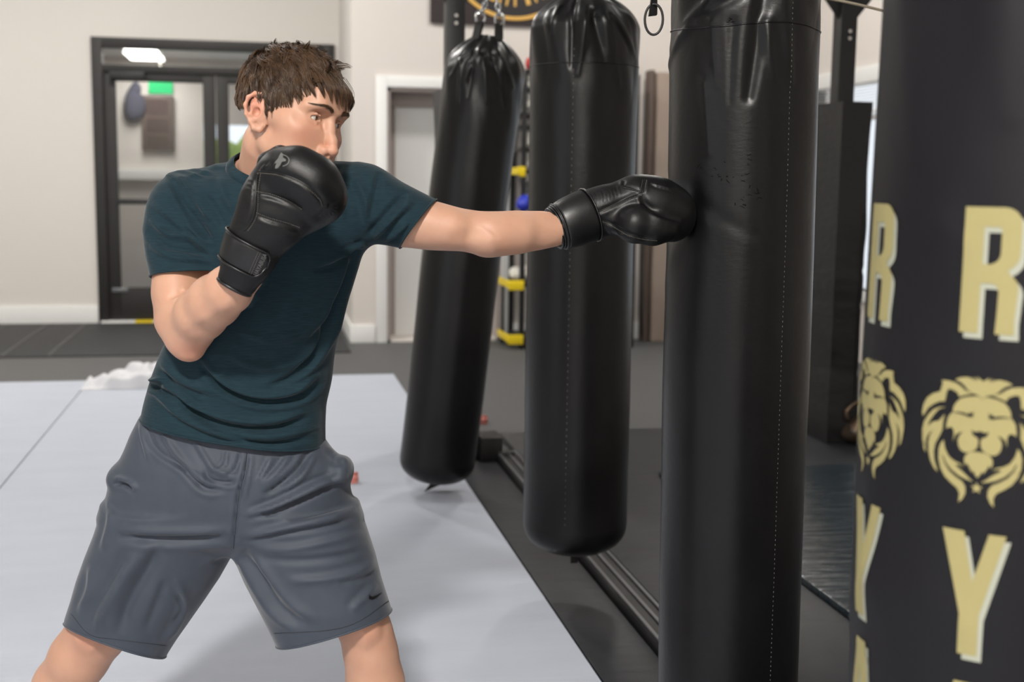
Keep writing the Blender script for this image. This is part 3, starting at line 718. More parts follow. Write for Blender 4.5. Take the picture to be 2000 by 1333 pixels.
# ================================================================== signed-distance modelling tools
class Grid:
    def __init__(s, xs, ys, zs):
        s.ax = [np.asarray(a, np.float32) for a in (xs, ys, zs)]
        s.D = np.full([len(a) for a in s.ax], .08, np.float32)
    def sub(s, lo, hi, m):
        sl = []
        for i in range(3):
            a = s.ax[i]; i0 = max(0, np.searchsorted(a, lo[i] - m) - 1); i1 = min(len(a), np.searchsorted(a, hi[i] + m) + 2)
            if i1 <= i0: return None, None
            sl.append(slice(i0, i1))
        X, Y, Z = np.meshgrid(*[s.ax[i][sl[i]] for i in range(3)], indexing='ij', sparse=True)
        return tuple(sl), (X, Y, Z)
    def add(s, fn, lo, hi, k=.01):
        sl, G = s.sub(lo, hi, k + .02)
        if sl is None: return
        d = fn(*G).astype(np.float32); a = s.D[sl]
        h = np.maximum(k - np.abs(a - d), 0) / max(k, 1e-6); s.D[sl] = np.minimum(a, d) - h * h * k * .25
    def cut(s, fn, lo, hi, k=.005):
        sl, G = s.sub(lo, hi, k + .01)
        if sl is None: return
        d = -fn(*G).astype(np.float32); a = s.D[sl]
        h = np.maximum(k - np.abs(a - d), 0) / max(k, 1e-6); s.D[sl] = np.maximum(a, d) + h * h * k * .25
    # primitives -----------------------------------------------------
    def ell(s, c, r, k=.01, R=None, cut=False):
        c = np.array(c, float); r = np.array(r, float); m = max(r)
        Rm = np.eye(3) if R is None else np.array(R, float)      # rows: local axes
        def f(X, Y, Z):
            x, y, z = X - c[0], Y - c[1], Z - c[2]
            l = [Rm[i, 0] * x + Rm[i, 1] * y + Rm[i, 2] * z for i in range(3)]
            k0 = np.sqrt(sum((l[i] / r[i]) ** 2 for i in range(3))) + 1e-6
            k1 = np.sqrt(sum((l[i] / r[i] ** 2) ** 2 for i in range(3))) + 1e-6
            return k0 * (k0 - 1) / k1
        (s.cut if cut else s.add)(f, c - m, c + m, k)
    def cone(s, a, b, ra, rb, k=.01, flat=None, cut=False):
        """round cone a->b; flat=(axis, factor) makes the section thinner along axis"""
        a = np.array(a, float); b = np.array(b, float); ab = b - a; L2 = float(ab @ ab) + 1e-12; m = max(ra, rb) * (1 if flat is None else max(1, flat[1]))
        def f(X, Y, Z):
            x, y, z = X - a[0], Y - a[1], Z - a[2]
            t = np.clip((x * ab[0] + y * ab[1] + z * ab[2]) / L2, 0, 1)
            x, y, z = x - t * ab[0], y - t * ab[1], z - t * ab[2]; r = ra + (rb - ra) * t
            if flat is None: return np.sqrt(x * x + y * y + z * z) - r
            n = np.array(flat[0], float); n = n / np.linalg.norm(n); q = x * n[0] + y * n[1] + z * n[2]
            g = 1 / flat[1] - 1
            return (np.sqrt((x + n[0] * q * g) ** 2 + (y + n[1] * q * g) ** 2 + (z + n[2] * q * g) ** 2) - r) * min(1, flat[1])
        (s.cut if cut else s.add)(f, np.minimum(a, b) - m, np.maximum(a, b) + m, k)
    def chain(s, pts, rs, k=.01, flat=None, cut=False):
        for i in range(len(pts) - 1): s.cone(pts[i], pts[i + 1], rs[i], rs[i + 1], k, flat, cut)
    def loft(s, axis, st, k=.02, n=2.3, shrink=0.0):
        """st: stations (param, c1, c2, r1, r2); axis 'W' (param = height) or 'U' (param = lateral)"""
        st = np.array(sorted(st), float); t = st[:, 0]; ts = np.linspace(t[0], t[-1], 300); q = []
        for j in range(1, 5):
            y = np.interp(ts, t, st[:, j]); w_ = max(1, int(300 * .035)); kk = np.exp(-np.linspace(-2, 2, 2 * w_ + 1) ** 2); kk /= kk.sum()
            q.append(np.convolve(np.pad(y, w_, mode='reflect', reflect_type='odd'), kk, 'valid'))
        c1, c2, r1, r2 = q; r1 = r1 - shrink; r2 = r2 - shrink
        if axis == 'W': lo = [(c1 - r1).min(), (c2 - r2).min(), t[0]]; hi = [(c1 + r1).max(), (c2 + r2).max(), t[-1]]
        else: lo = [t[0], (c1 - r1).min(), (c2 - r2).min()]; hi = [t[-1], (c1 + r1).max(), (c2 + r2).max()]
        def f(X, Y, Z):
            S, A, B = (Z, X, Y) if axis == 'W' else (X, Y, Z)
            C1, C2, R1, R2 = [np.interp(S, ts, v) for v in (c1, c2, r1, r2)]
            x = np.abs(A - C1) / R1; y = np.abs(B - C2) / R2
            k0 = (x ** n + y ** n) ** (1 / n) + 1e-6
            g = np.sqrt((x / R1) ** 2 + (y / R2) ** 2) + 1e-6
            d = (k0 - 1) * k0 / g * .9
            e = np.maximum(S - t[-1], t[0] - S)
            return np.maximum(d, e)
        s.add(f, lo, hi, k); return f
    # surface nets ---------------------------------------------------
    def mesh(s):
        D = s.D; I = D < 0; nx, ny, nz = D.shape
        c = np.zeros((nx - 1, ny - 1, nz - 1), np.uint8)
        for dx in (0, 1):
            for dy in (0, 1):
                for dz in (0, 1): c += I[dx:nx - 1 + dx, dy:ny - 1 + dy, dz:nz - 1 + dz]
        cell = np.argwhere((c > 0) & (c < 8)); idx = -np.ones(c.shape, np.int32); idx[tuple(cell.T)] = np.arange(len(cell))
        acc = np.zeros((len(cell), 3)); cnt = np.zeros(len(cell))
        corners = [(a, b, e) for a in (0, 1) for b in (0, 1) for e in (0, 1)]
        val = {q: D[cell[:, 0] + q[0], cell[:, 1] + q[1], cell[:, 2] + q[2]] for q in corners}
        pos = {q: np.stack([s.ax[i][cell[:, i] + q[i]] for i in range(3)], 1) for q in corners}
        for q in corners:
            for i in range(3):
                if q[i] == 0:
                    p = list(q); p[i] = 1; p = tuple(p); a, b = val[q], val[p]; m = (a < 0) != (b < 0)
                    t = np.where(m, a / np.where(m, a - b, 1), 0)
                    acc += np.where(m[:, None], pos[q] + (pos[p] - pos[q]) * t[:, None], 0); cnt += m
        V = acc / cnt[:, None]; F = []
        for ax in range(3):
            o1, o2 = [(1, 2), (2, 0), (0, 1)][ax]
            A = [slice(None)] * 3; B = [slice(None)] * 3; A[ax] = slice(0, -1); B[ax] = slice(1, None)
            a, b = I[tuple(A)], I[tuple(B)]; e = np.argwhere(a != b)
            e = e[(e[:, o1] > 0) & (e[:, o2] > 0) & (e[:, o1] < D.shape[o1] - 1) & (e[:, o2] < D.shape[o2] - 1)]
            sg = a[tuple(e.T)]
            def g(d1, d2):
                q = e.copy(); q[:, o1] -= d1; q[:, o2] -= d2; return idx[tuple(q.T)]
            f = np.stack([g(0, 0), g(1, 0), g(1, 1), g(0, 1)], 1); f[~sg] = f[~sg][:, ::-1]; F.append(f)
        F = np.concatenate(F)
        F = F[(F >= 0).all(1)]
        return V, F
def normals(V, F):
    n = np.cross(V[F[:, 2]] - V[F[:, 0]], V[F[:, 3]] - V[F[:, 1]]); N = np.zeros_like(V)
    for k in range(4): np.add.at(N, F[:, k], n)
    return N / (np.linalg.norm(N, axis=1)[:, None] + 1e-12)
def relax(V, F, it=2, lam=.5, mask=None):
    E = np.concatenate([F[:, [0, 1]], F[:, [1, 2]], F[:, [2, 3]], F[:, [3, 0]]]); E = np.unique(np.sort(E, 1), axis=0)
    deg = np.bincount(E.ravel(), minlength=len(V)).astype(float)
    for _ in range(it):
        for l in (lam, -lam * .9):
            A = np.zeros_like(V); np.add.at(A, E[:, 0], V[E[:, 1]]); np.add.at(A, E[:, 1], V[E[:, 0]])
            d = (A / deg[:, None] - V) * l
            if mask is not None: d = d * mask[:, None]
            V = V + d
    return V
def trim(V, F, g):
    """drop the part where g>0, with a clean edge on g=0"""
    keep = g <= 0; fk = keep[F]; F = F[fk.any(1)]; V = V.copy()
    out = np.unique(F[~keep[F]]); acc = np.zeros((len(V), 3)); cnt = np.zeros(len(V))
    for a, b in ((0, 1), (1, 2), (2, 3), (3, 0), (1, 0), (2, 1), (3, 2), (0, 3)):
        i, j = F[:, a], F[:, b]; m = keep[i] & ~keep[j]; i, j = i[m], j[m]
        t = (g[i] / (g[i] - g[j]))[:, None]; np.add.at(acc, j, V[i] + (V[j] - V[i]) * t); np.add.at(cnt, j, 1)
    m = cnt > 0; V[m] = acc[m] / cnt[m][:, None]
    # vertices reached only through a diagonal: average of their moved neighbours
    bad = [v for v in out if cnt[v] == 0]
    if bad:
        bs = set(bad); nb = {v: [] for v in bad}
        for q in F[np.isin(F, bad).any(1)]:
            for k in range(4):
                if q[k] in bs: nb[q[k]] += [q[k - 1], q[(k + 1) % 4]]
        V2 = V.copy()
        for v in bad:
            if nb[v]: V2[v] = V[nb[v]].mean(0)
        V = V2
    u, inv = np.unique(F, return_inverse=True)
    return V[u], inv.reshape(F.shape)
def plane3(a, b, c, outward):
    """plane through three points; returns g(V) positive on the side of `outward`"""
    n = np.cross(np.array(b) - a, np.array(c) - a); n /= np.linalg.norm(n)
    if n @ (np.array(outward) - a) < 0: n = -n
    return lambda V: (V - a) @ n
def seg_dist(q, pl):
    """2-D distance from points q to a polyline and the fraction along it"""
    best = np.full(len(q), 1e9); fr = np.zeros(len(q)); side = np.zeros(len(q)); pl = np.array(pl, float)
    L = np.concatenate([[0], np.cumsum(np.linalg.norm(np.diff(pl, axis=0), axis=1))])
    for i in range(len(pl) - 1):
        a, b = pl[i], pl[i + 1]; ab = b - a; t = np.clip(((q - a) @ ab) / (ab @ ab + 1e-9), 0, 1); d = q - a - t[:, None] * ab
        dd = np.hypot(d[:, 0], d[:, 1]); m = dd < best
        best[m] = dd[m]; fr[m] = ((L[i] + t * (L[i + 1] - L[i])) / L[-1])[m]; side[m] = np.sign(ab[0] * d[:, 1] - ab[1] * d[:, 0])[m]
    return best, fr, side
def spline(p, n=8):
    p = np.array(p, float); P_ = np.vstack([2 * p[0] - p[1], p, 2 * p[-1] - p[-2]]); out = []
    for i in range(1, len(P_) - 2):
        for t in np.linspace(0, 1, n, endpoint=False):
            a, b, c, d = P_[i - 1:i + 3]
            out.append(.5 * (2 * b + (c - a) * t + (2 * a - 5 * b + 4 * c - d) * t * t + (3 * b - a - 3 * c + d) * t ** 3))
    return np.array(out + [p[-1]])
def wrinkle(V, F, folds):
    """cloth folds: (polyline as seen from the front, half width px, height m); positive = ridge. Only the front side is shaped."""
    N = normals(V, F); px = to_px(V); view = V - np.array([0, 0, CAM_H]); view /= np.linalg.norm(view, axis=1)[:, None]
    fc = np.clip(-(N * view).sum(1) * 2.2, 0, 1); d = np.zeros(len(V))
    for pl, w_, A in folds:
        pl = spline(pl, 6); lo = pl.min(0) - 3 * w_; hi = pl.max(0) + 3 * w_
        m = np.where(((px > lo) & (px < hi)).all(1))[0]
        if len(m) == 0: continue
        ds, fr, sd = seg_dist(px[m], pl); en = np.clip(np.minimum(fr, 1 - fr) * 5, 0, 1) ** .8
        en = np.where(fr <= .001, 0.0, en)
        x = ds * sd / w_
        d[m] += A * en * (np.exp(-x ** 2) - .45 * np.exp(-(x - 1.5) ** 2) )
    return V + N * (d * fc)[:, None]

# ================================================================== the boxer
base = W((-.45, 2.45, 0.03)); base[2] = .03
boxer = empty('person', tuple(base), label='person in teal t-shirt and grey shorts punching the black bag', cat='person')
def plink(name, V, F, m, parent=boxer, **k):
    Vw = W(V) - base
    return link(name, mesh_np(name, Vw, F), m, parent, **k)
def axis(lo, hi, coarse, fines=()):
    out = [lo]
    while out[-1] < hi:
        x = out[-1]; h = coarse
        for (a, b, s_) in fines:
            dd = max(a - x, x - b, 0); h = min(h, s_ + dd * .12)
        out.append(x + h)
    return np.array(out)
psi, phi, rho = [math.radians(a) for a in (58, 9, 11)]
HS = 1.01
hf = np.array([math.sin(psi), -math.cos(psi), 0]); hr = np.array([-math.cos(psi), -math.sin(psi), 0]); hu = np.array([0, 0, 1.])
hf, hu = hf * math.cos(phi) - hu * math.sin(phi), hu * math.cos(phi) + hf * math.sin(phi)
hr, hu = hr * math.cos(rho) + hu * math.sin(rho), hu * math.cos(rho) - hr * math.sin(rho)
HO = np.array([-.4235, 2.33, 1.4585]); HR = np.stack([hr, hf, hu])
def hp(r, f, u): return HO + HS * (r * hr + f * hf + u * hu)
def hloc(V): return ((V - HO) @ HR.T) / HS

G = Grid(axis(-1.05, .22, .0055, [(HO[0] - .12, HO[0] + .14, .0017)]), axis(1.98, 2.75, .0055, [(HO[1] - .13, HO[1] + .12, .0017)]), axis(.03, 1.64, .0055, [(HO[2] - .12, HO[2] + .14, .0017)]))
def HE(c, r, k, cut=False, ex=None):
    for sgn in ((1, -1) if abs(c[0]) > 1e-6 else (1,)):
        R_ = HR
        if ex is not None:        # ex: small rotation (about u, about r) in radians
            a = ex[0] * sgn; b = ex[1] if len(ex) > 1 else 0
            r1 = hr * math.cos(a) + hf * math.sin(a); f1 = hf * math.cos(a) - hr * math.sin(a)
            u1 = hu * math.cos(b) + f1 * math.sin(b); f1 = f1 * math.cos(b) - hu * math.sin(b); R_ = np.stack([r1, f1, u1])
        G.ell(hp(c[0] * sgn, c[1], c[2]), np.array(r) * HS, k, R_, cut)
def HC(pts, rs, k, cut=False, sides=True):
    for sgn in ((1, -1) if sides else (1,)):
        G.chain([hp(p[0] * sgn, p[1], p[2]) for p in pts], [x * HS for x in rs], k, None, cut)
# --- torso and limbs under the clothes
def row(py, xl, xr, D, hd): a, b = P(xl, py, D), P(xr, py, D); return ((a[2] + b[2]) / 2, (a[0] + b[0]) / 2, D, (b[0] - a[0]) / 2, hd)
def colm(px, yt, yb, D, hd): a, b = P(px, yt, D), P(px, yb, D); return ((a[0] + b[0]) / 2, D, (a[2] + b[2]) / 2, hd, (a[2] - b[2]) / 2)
TORSO = [row(*q) for q in ((334, 432, 652, 2.42, .045), (352, 352, 730, 2.42, .078), (378, 338, 735, 2.42, .098), (400, 335, 733, 2.42, .108), (450, 350, 722, 2.42, .122), (500, 372, 706, 2.42, .126), (560, 380, 688, 2.425, .124),
    (620, 356, 668, 2.43, .120), (680, 320, 655, 2.44, .117), (740, 298, 648, 2.45, .118), (790, 284, 636, 2.46, .122), (830, 276, 634, 2.46, .126), (870, 272, 634, 2.46, .128), (915, 268, 640, 2.46, .128))]
G.loft('W', [(q[0], q[1], q[2], q[3] - (.012 if q[0] < 1.0 else 0), q[4] - (.022 if q[0] < 1.0 else 0)) for q in TORSO], .02, shrink=.022)
PELV = [row(*q) for q in ((830, 282, 622, 2.46, .10), (900, 262, 648, 2.46, .105), (960, 248, 660, 2.46, .108), (1040, 240, 680, 2.46, .10))]
G.loft('W', PELV, .03, shrink=.02)
def pc(px, py, D, rpx): return P(px, py, D), rpx * pxm(D)
def limb(pts, k=.02, flat=None, grid=None):
    q = [pc(*p) for p in pts]; (grid or G).chain([a for a, _ in q], [b for _, b in q], k, flat)
# neck and trapezius
G.cone(hp(0, -.030, -.045), P(520, 372, 2.44), .052, .062, .025)
G.cone(hp(.030, -.012, -.035), P(560, 355, 2.36), .016, .012, .02); G.cone(P(500, 352, 2.43), P(385, 382, 2.44), .040, .036, .03); G.cone(P(580, 352, 2.43), P(700, 378, 2.44), .040, .036, .03)
G.cone(hp(0, .03, -.075), P(545, 350, 2.39), .035, .04, .02)
# right arm (guard), image left
limb([(356, 392, 2.42, 46), (353, 450, 2.395, 50), (353, 520, 2.365, 51), (352, 575, 2.345, 50), (352, 625, 2.32, 45), (363, 660, 2.30, 39)], .02)
limb([(366, 658, 2.295, 38), (375, 642, 2.285, 42), (393, 614, 2.25, 49), (420, 588, 2.21, 49), (447, 566, 2.175, 44), (475, 535, 2.15, 36), (500, 480, 2.13, 30), (540, 420, 2.12, 30)], .018)
G.ell(P(372, 690, 2.295), (.018, .018, .013), .02)            # elbow tip
limb([(340, 562, 2.318, 28), (347, 595, 2.295, 26)], .03)       # biceps
# left arm (punch): columns
ARML = [colm(*q) for q in ((700, 360, 470, 2.42, .055), (750, 372, 478, 2.425, .055), (790, 383, 484, 2.43, .052), (820, 388, 486, 2.435, .050), (860, 397, 489, 2.44, .046), (900, 407, 491, 2.445, .043), (940, 413, 498, 2.455, .042), (980, 414, 499, 2.47, .043), (1020, 412, 495, 2.49, .042), (1060, 412, 488, 2.505, .038),
    (1095, 417, 480, 2.52, .033), (1130, 412, 465, 2.54, .028), (1180, 400, 440, 2.55, .026), (1260, 400, 430, 2.56, .022))]
G.loft('U', ARML, .02, n=2.0)
limb([(842, 440, 2.42, 33), (880, 446, 2.415, 28)], .03); limb([(958, 462, 2.435, 30), (1010, 455, 2.465, 28)], .03); G.ell(P(952, 488, 2.47), (.016, .02, .009), .02)
G.chain([P(752, 400, 2.43), P(720, 385, 2.44)], [.045, .055], .03)
# legs
limb([(372, 985, 2.46, 96), (300, 1100, 2.47, 84), (225, 1190, 2.48, 66), (190, 1235, 2.48, 57), (155, 1285, 2.49, 56), (122, 1340, 2.51, 55), (70, 1440, 2.54, 46), (20, 1560, 2.58, 32), (5, 1600, 2.59, 30)], .025)
limb([(565, 985, 2.46, 96), (625, 1100, 2.45, 80), (696, 1190, 2.44, 52), (716, 1238, 2.44, 48), (725, 1280, 2.445, 50), (733, 1335, 2.45, 55), (740, 1420, 2.46, 52), (748, 1560, 2.47, 36), (750, 1640, 2.48, 32)], .025)
G.ell(P(176, 1238, 2.43), (.028, .02, .032), .02); G.ell(P(712, 1226, 2.395), (.028, .018, .032), .02)
for (px, D, dx, dy) in ((5, 2.59, -.12, -.14), (750, 2.48, .06, -.18)):
    a = P(px, 1600, D); a[2] = .085; h = a.copy(); h[2] = .075
    G.cone(h, h + (dx, dy, -.03), .042, .026, .02, ((0, 0, 1), .8)); G.cone(h + (-dx * .2, -dy * .25, -.01), h, .034, .036, .02)
    n = np.array([-dy, dx, 0.]); n /= np.linalg.norm(n)
    for j in range(5):
        b = h + np.array([dx, dy, -.032]) + n * (.034 - .017 * j); G.cone(b, b + np.array([dx, dy, -.012]) * (.24 - .03 * j), .011 - .0012 * j, .009 - .001 * j, .006)
# --- head
HE((0, -.008, .044), (.075, .098, .086), .01)
HE((0, .052, -.012), (.060, .050, .074), .035)
HE((0, .035, -.045), (.050, .050, .045), .03)
HC([(.046, .008, -.048), (.034, .050, -.070), (.014, .080, -.090)], [.012, .013, .014], .03)
HE((.034, .056, -.040), (.024, .024, .030), .03)
HE((0, .086, -.088), (.020, .018, .016), .02)
HE((.046, .060, -.010), (.022, .024, .015), .022)
HE((.062, .025, .004), (.010, .030, .012), .022)
HE((0, .088, .055), (.040, .014, .030), .03)
HC([(.010, .0945, .0335), (.030, .093, .0375), (.048, .078, .033)], [.0085, .0085, .007], .014)
HE((.031, .103, .017), (.0195, .019, .0125), .012, cut=True)
HE((.012, .104, .012), (.007, .012, .014), .010, cut=True)
# eyelids
EYE = (.0315, .0765, .0160); ER = .0122
HE(EYE, (.0150, .0146, .0136), .004)
HE((.0315, .0935, .0152), (.0138, .0100, .0058), .0012, cut=True, ex=(-.12,))
HC([(.019, .0895, .0155), (.026, .0925, .0215), (.034, .0915, .0225), (.044, .0835, .0175)], [.0010, .0013, .0014, .0010], .003)
HC([(.020, .0885, .0110), (.030, .0905, .0068), (.042, .084, .0095)], [.0010, .0016, .0010], .005)
# nose
HC([(0, .0925, .022), (0, .101, .004), (0, .1125, -.018), (0, .1175, -.0315)], [.0075, .0070, .0078, .0088], .010, sides=False)
HE((0, .1190, -.0345), (.0095, .0090, .0085), .006)
HE((.0125, .1065, -.0375), (.0075, .0110, .0085), .006)
HE((.0070, .1130, -.0455), (.0036, .0062, .0045), .003, cut=True)
HE((0, .1060, -.0460), (.006, .009, .006), .006)
# mouth
HE((0, .090, -.062), (.030, .0195, .024), .014)
HC([(0, .1100, -.0570), (.008, .1100, -.0562), (.017, .1045, -.0585), (.0245, .0965, -.0610)], [.0046, .0048, .0034, .0016], .004)
HC([(0, .1085, -.0680), (.010, .1065, -.0676), (.022, .0975, -.0635)], [.0056, .0050, .0020], .004)
HC([(0, .1160, -.0622), (.012, .1125, -.0620), (.0255, .0985, -.0622)], [.0014, .0014, .0010], .002, cut=True)
# ears
for sg in (1, -1):
    def e(a, b, o=0.0):    # ear plane: a back(-)/front(+), b up, o outward
        return hp(sg * (.0715 + o - a * .42), -.004 + a * .92, .001 + b)
    G.chain([e(.006, -.020, .000), e(-.004, -.004, .001), e(-.012, .016, .002)], [.009, .012, .010], .006, ((hr), .55))
    G.ell(e(-.006, .010, .003), (.006, .016, .020), .006, HR)
    loop = [e(.008, .004, .0), e(.014, .016, .001), (e(.011, .0275, .003)), e(.001, .0335, .006), e(-.012, .0315, .009), e(-.0215, .0215, .0105), e(-.0235, .007, .0105), e(-.0190, -.008, .009), e(-.010, -.020, .006), e(-.003, -.029, .003), e(.005, -.030, .001), e(.009, -.022, .0)]
    G.chain(loop, [.0028, .0030, .0032, .0034, .0034, .0034, .0033, .0032, .0038, .0052, .0046, .0030], .0045)
    G.chain([e(-.006, .024, .006), e(-.013, .010, .008), (e(-.011, -.006, .008)), e(-.003, -.015, .006)], [.0022, .0028, .0026, .0022], .004)
    G.chain([e(.010, -.002, .003), e(.009, -.009, .003)], [.0038, .0032], .004)
    G.ell(e(-.001, -.001, .010), (.0065, .0065, .0085), .004, HR, True)
V, F = G.mesh(); V = relax(V, F, 1)
V = wrinkle(V, F, [([(328, 584), (342, 576), (360, 566)], 5, -.004), ([(350, 640), (420, 610), (470, 575)], 12, .0015), ([(870, 470), (930, 455), (985, 450)], 12, -.002), ([(940, 436), (965, 455), (975, 470)], 5, -.0015), ([(700, 1222), (716, 1248), (712, 1275)], 9, .002), ([(165, 1225), (185, 1252), (178, 1280)], 9, .002)])
g_mouth = hloc(V)
# tint attribute: 1 = redder skin (lips, cheeks, ears, nose), brows as faint shadow of hair roots
def gauss(L, c, s_): return np.exp(-(((L - np.array(c)) / np.array(s_)) ** 2).sum(1))
L = hloc(V); La = L.copy(); La[:, 0] = np.abs(La[:, 0])
near = (np.abs(L) < .2).all(1)
tint = .55 * gauss(La, (.045, .075, -.018), (.024, .05, .022)) + .5 * gauss(La, (0, .118, -.032), (.016, .02, .016)) + .9 * gauss(La, (.082, -.012, .012), (.016, .026, .024)) + .35 * gauss(La, (.03, .09, .004), (.016, .03, .005))
lips = np.clip(1.3 * np.exp(-((La[:, 2] + .0625) / .0075) ** 4) * (La[:, 0] < .0245) * (La[:, 1] > .094), 0, 1)
px = to_px(V)
elb = .55 * np.exp(-(((px - (372, 690)) / (34, 26)) ** 2).sum(1)) + .5 * np.exp(-(((px - (178, 1240)) / (40, 34)) ** 2).sum(1)) + .3 * np.exp(-(((px - (712, 1232)) / (40, 30)) ** 2).sum(1))
tint = np.clip(tint * near + elb, 0, 1)
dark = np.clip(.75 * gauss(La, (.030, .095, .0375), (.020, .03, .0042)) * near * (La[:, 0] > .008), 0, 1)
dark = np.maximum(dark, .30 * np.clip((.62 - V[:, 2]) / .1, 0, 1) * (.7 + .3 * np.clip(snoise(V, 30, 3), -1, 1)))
body = plink('body', V, F, None)
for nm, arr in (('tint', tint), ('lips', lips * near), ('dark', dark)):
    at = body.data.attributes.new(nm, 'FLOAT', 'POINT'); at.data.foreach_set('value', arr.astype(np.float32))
def skin_mat():
    m = mat('skin', rgb(192, 150, 127), .5, spec=.4, sss=.25, bump=[(260, .10, .0006, one), (900, .08, .0003, one)], var=(rgb(184, 140, 117), 22, .25, one))
    nt = m.node_tree; N, Lk = nt.nodes, nt.links; b = N['Principled BSDF']; src_ = b.inputs['Base Color'].links[0].from_socket
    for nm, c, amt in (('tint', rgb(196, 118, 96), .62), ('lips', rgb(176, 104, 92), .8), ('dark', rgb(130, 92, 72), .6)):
        a = N.new('ShaderNodeAttribute'); a.attribute_name = nm; mu = N.new('ShaderNodeMath'); mu.operation = 'MULTIPLY'; mu.inputs[1].default_value = amt
        Lk.new(a.outputs['Fac'], mu.inputs[0]); mx = N.new('ShaderNodeMix'); mx.data_type = 'RGBA'; Lk.new(mu.outputs[0], mx.inputs[0]); Lk.new(src_, mx.inputs[6]); mx.inputs[7].default_value = c; src_ = mx.outputs[2]
    Lk.new(src_, b.inputs['Base Color']); return m
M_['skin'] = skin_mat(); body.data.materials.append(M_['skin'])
V_body, F_body = V, F
# --- eyes
M_['eyeball'] = mat('eye_white', rgb(206, 198, 190), .25, coat=.6); M_['iris'] = mat('iris', rgb(70, 62, 48), .3, coat=.8); M_['pupil'] = mat('pupil', rgb(6, 6, 6), .15)
gaze = hf * .85 - hr * .50 + hu * .04; gaze /= np.linalg.norm(gaze)
for sg in (1, -1):
    c = hp(EYE[0] * sg, EYE[1], EYE[2]); mb = MB(); n, m_ = 32, 20
    A = np.linalg.svd(gaze[None])[2][1:]
    def cap(a0, a1, r, k):
        Vv = []
        for i in range(k + 1):
            th = a0 + (a1 - a0) * i / k
            for j in range(n): ph = 2 * math.pi * j / n; Vv.append(W(c + r * (math.cos(th) * gaze + math.sin(th) * (math.cos(ph) * A[0] + math.sin(ph) * A[1]))) - base)
        return MB().add(Vv, [(i * n + j, i * n + (j + 1) % n, (i + 1) * n + (j + 1) % n, (i + 1) * n + j) for i in range(k) for j in range(n)])
    eb = cap(0.0, math.pi, ER, 20).build('eyeball', M_['eyeball'], boxer, smooth=True)
    cap(0.0, .56, ER + .0002, 5).build('iris', M_['iris'], eb, smooth=True); cap(0.0, .22, ER + .0004, 3).build('pupil', M_['pupil'], eb, smooth=True)
# --- hair
M_['hair'] = mat('brown_hair', rgb(44, 30, 21), .40, spec=.5, var=(rgb(92, 68, 47), 60, .25, (1, 1, 1)))
cc = np.array([0, -.010, .046]); cr = np.array([.0775, .1005, .0875])
def hairline(L):
    """>0 where hair grows (head-local points)"""
    r, f, u = np.abs(L[:, 0]), L[:, 1], L[:, 2]
    front = u - (.070 + .35 * np.clip(f - .02, 0, 1) * 0 - .0 * r) + np.clip(.075 - f, -1, .05) * 1.1 * (1 - np.clip((r - .05) / .03, 0, 1) * .0)
    side = np.where(f > .015, u - (.010 + (f - .015) * 1.15), np.where(f > -.022, u - .012 - (f + .004) * .1, u + .052 + (f + .02) * .15))
    burn = np.where((f > .004) & (f < .024) & (r > .05), u + .004, -1)
    return np.maximum(np.minimum(front, side), burn)
# scalp layer: thin dark shell close to the skull
th, ph = np.meshgrid(np.linspace(0, math.pi, 110), np.linspace(0, 2 * math.pi, 160, endpoint=False), indexing='ij')
S_ = np.stack([np.sin(th) * np.cos(ph), np.sin(th) * np.sin(ph), np.cos(th)], -1).reshape(-1, 3)
Ls = cc + S_ * (cr + .0035); i = np.arange(109)[:, None] * 160; k = np.arange(160)[None]; l = (k + 1) % 160
Fs = np.stack([i + k, i + 160 + k, i + 160 + l, i + l], -1).reshape(-1, 4)
Vs, Fs = trim(Ls, Fs, -(hairline(Ls) - .002)); Vh = [HO + HS * (Vs @ HR)]; Fh = [Fs]
# strands
rs_ = np.random.default_rng(3)
def surf(p, h):
    d = (p - cc) / (cr + h[:, None]); q = np.linalg.norm(d, axis=1)[:, None]; return cc + (p - cc) / q, q[:, 0]
crownp = np.array([.0, -.062, .118])
def flow(p):
    n = (p - cc) / cr ** 2; n /= np.linalg.norm(n, axis=1)[:, None]
    g = p - crownp; g = g + np.array([0, .055, -.01])
    dn = np.clip((.10 - p[:, 2]) / .08, 0, 1)[:, None]
    g = g / np.linalg.norm(g, axis=1)[:, None] + dn * np.array([0, .05, -1.0]) * np.where(p[:, 1] < .03, 1.3, .8)[:, None]
    g = g - n * (g * n).sum(1)[:, None]; return g / (np.linalg.norm(g, axis=1)[:, None] + 1e-9), n
NS = 9000
d = rs_.normal(size=(NS * 4, 3)); d /= np.linalg.norm(d, axis=1)[:, None]; roots = cc + d * cr
roots = roots[hairline(roots) > .001][:NS]; NS = len(roots)
NC = 420; gi = rs_.choice(NS, NC, replace=False); own = np.array([np.argmin(((roots[gi] - p) ** 2).sum(1)) for p in roots])
gl = rs_.uniform(.75, 1.25, NC); gj = rs_.normal(0, 1, (NC, 3)); gh = rs_.uniform(.6, 1.5, NC)
top = np.clip((roots[:, 2] - .06) / .05, 0, 1); frontz = np.clip((roots[:, 1] - .02) / .05, 0, 1)
length = (.026 + .016 * top + .018 * frontz + .010 * ((roots[:, 1] > -.0) & (roots[:, 1] < .03))) * gl[own] * rs_.uniform(.8, 1.1, NS)
length *= np.where((roots[:, 1] < -.02) & (roots[:, 2] < .03), .55, 1)
NP = 9
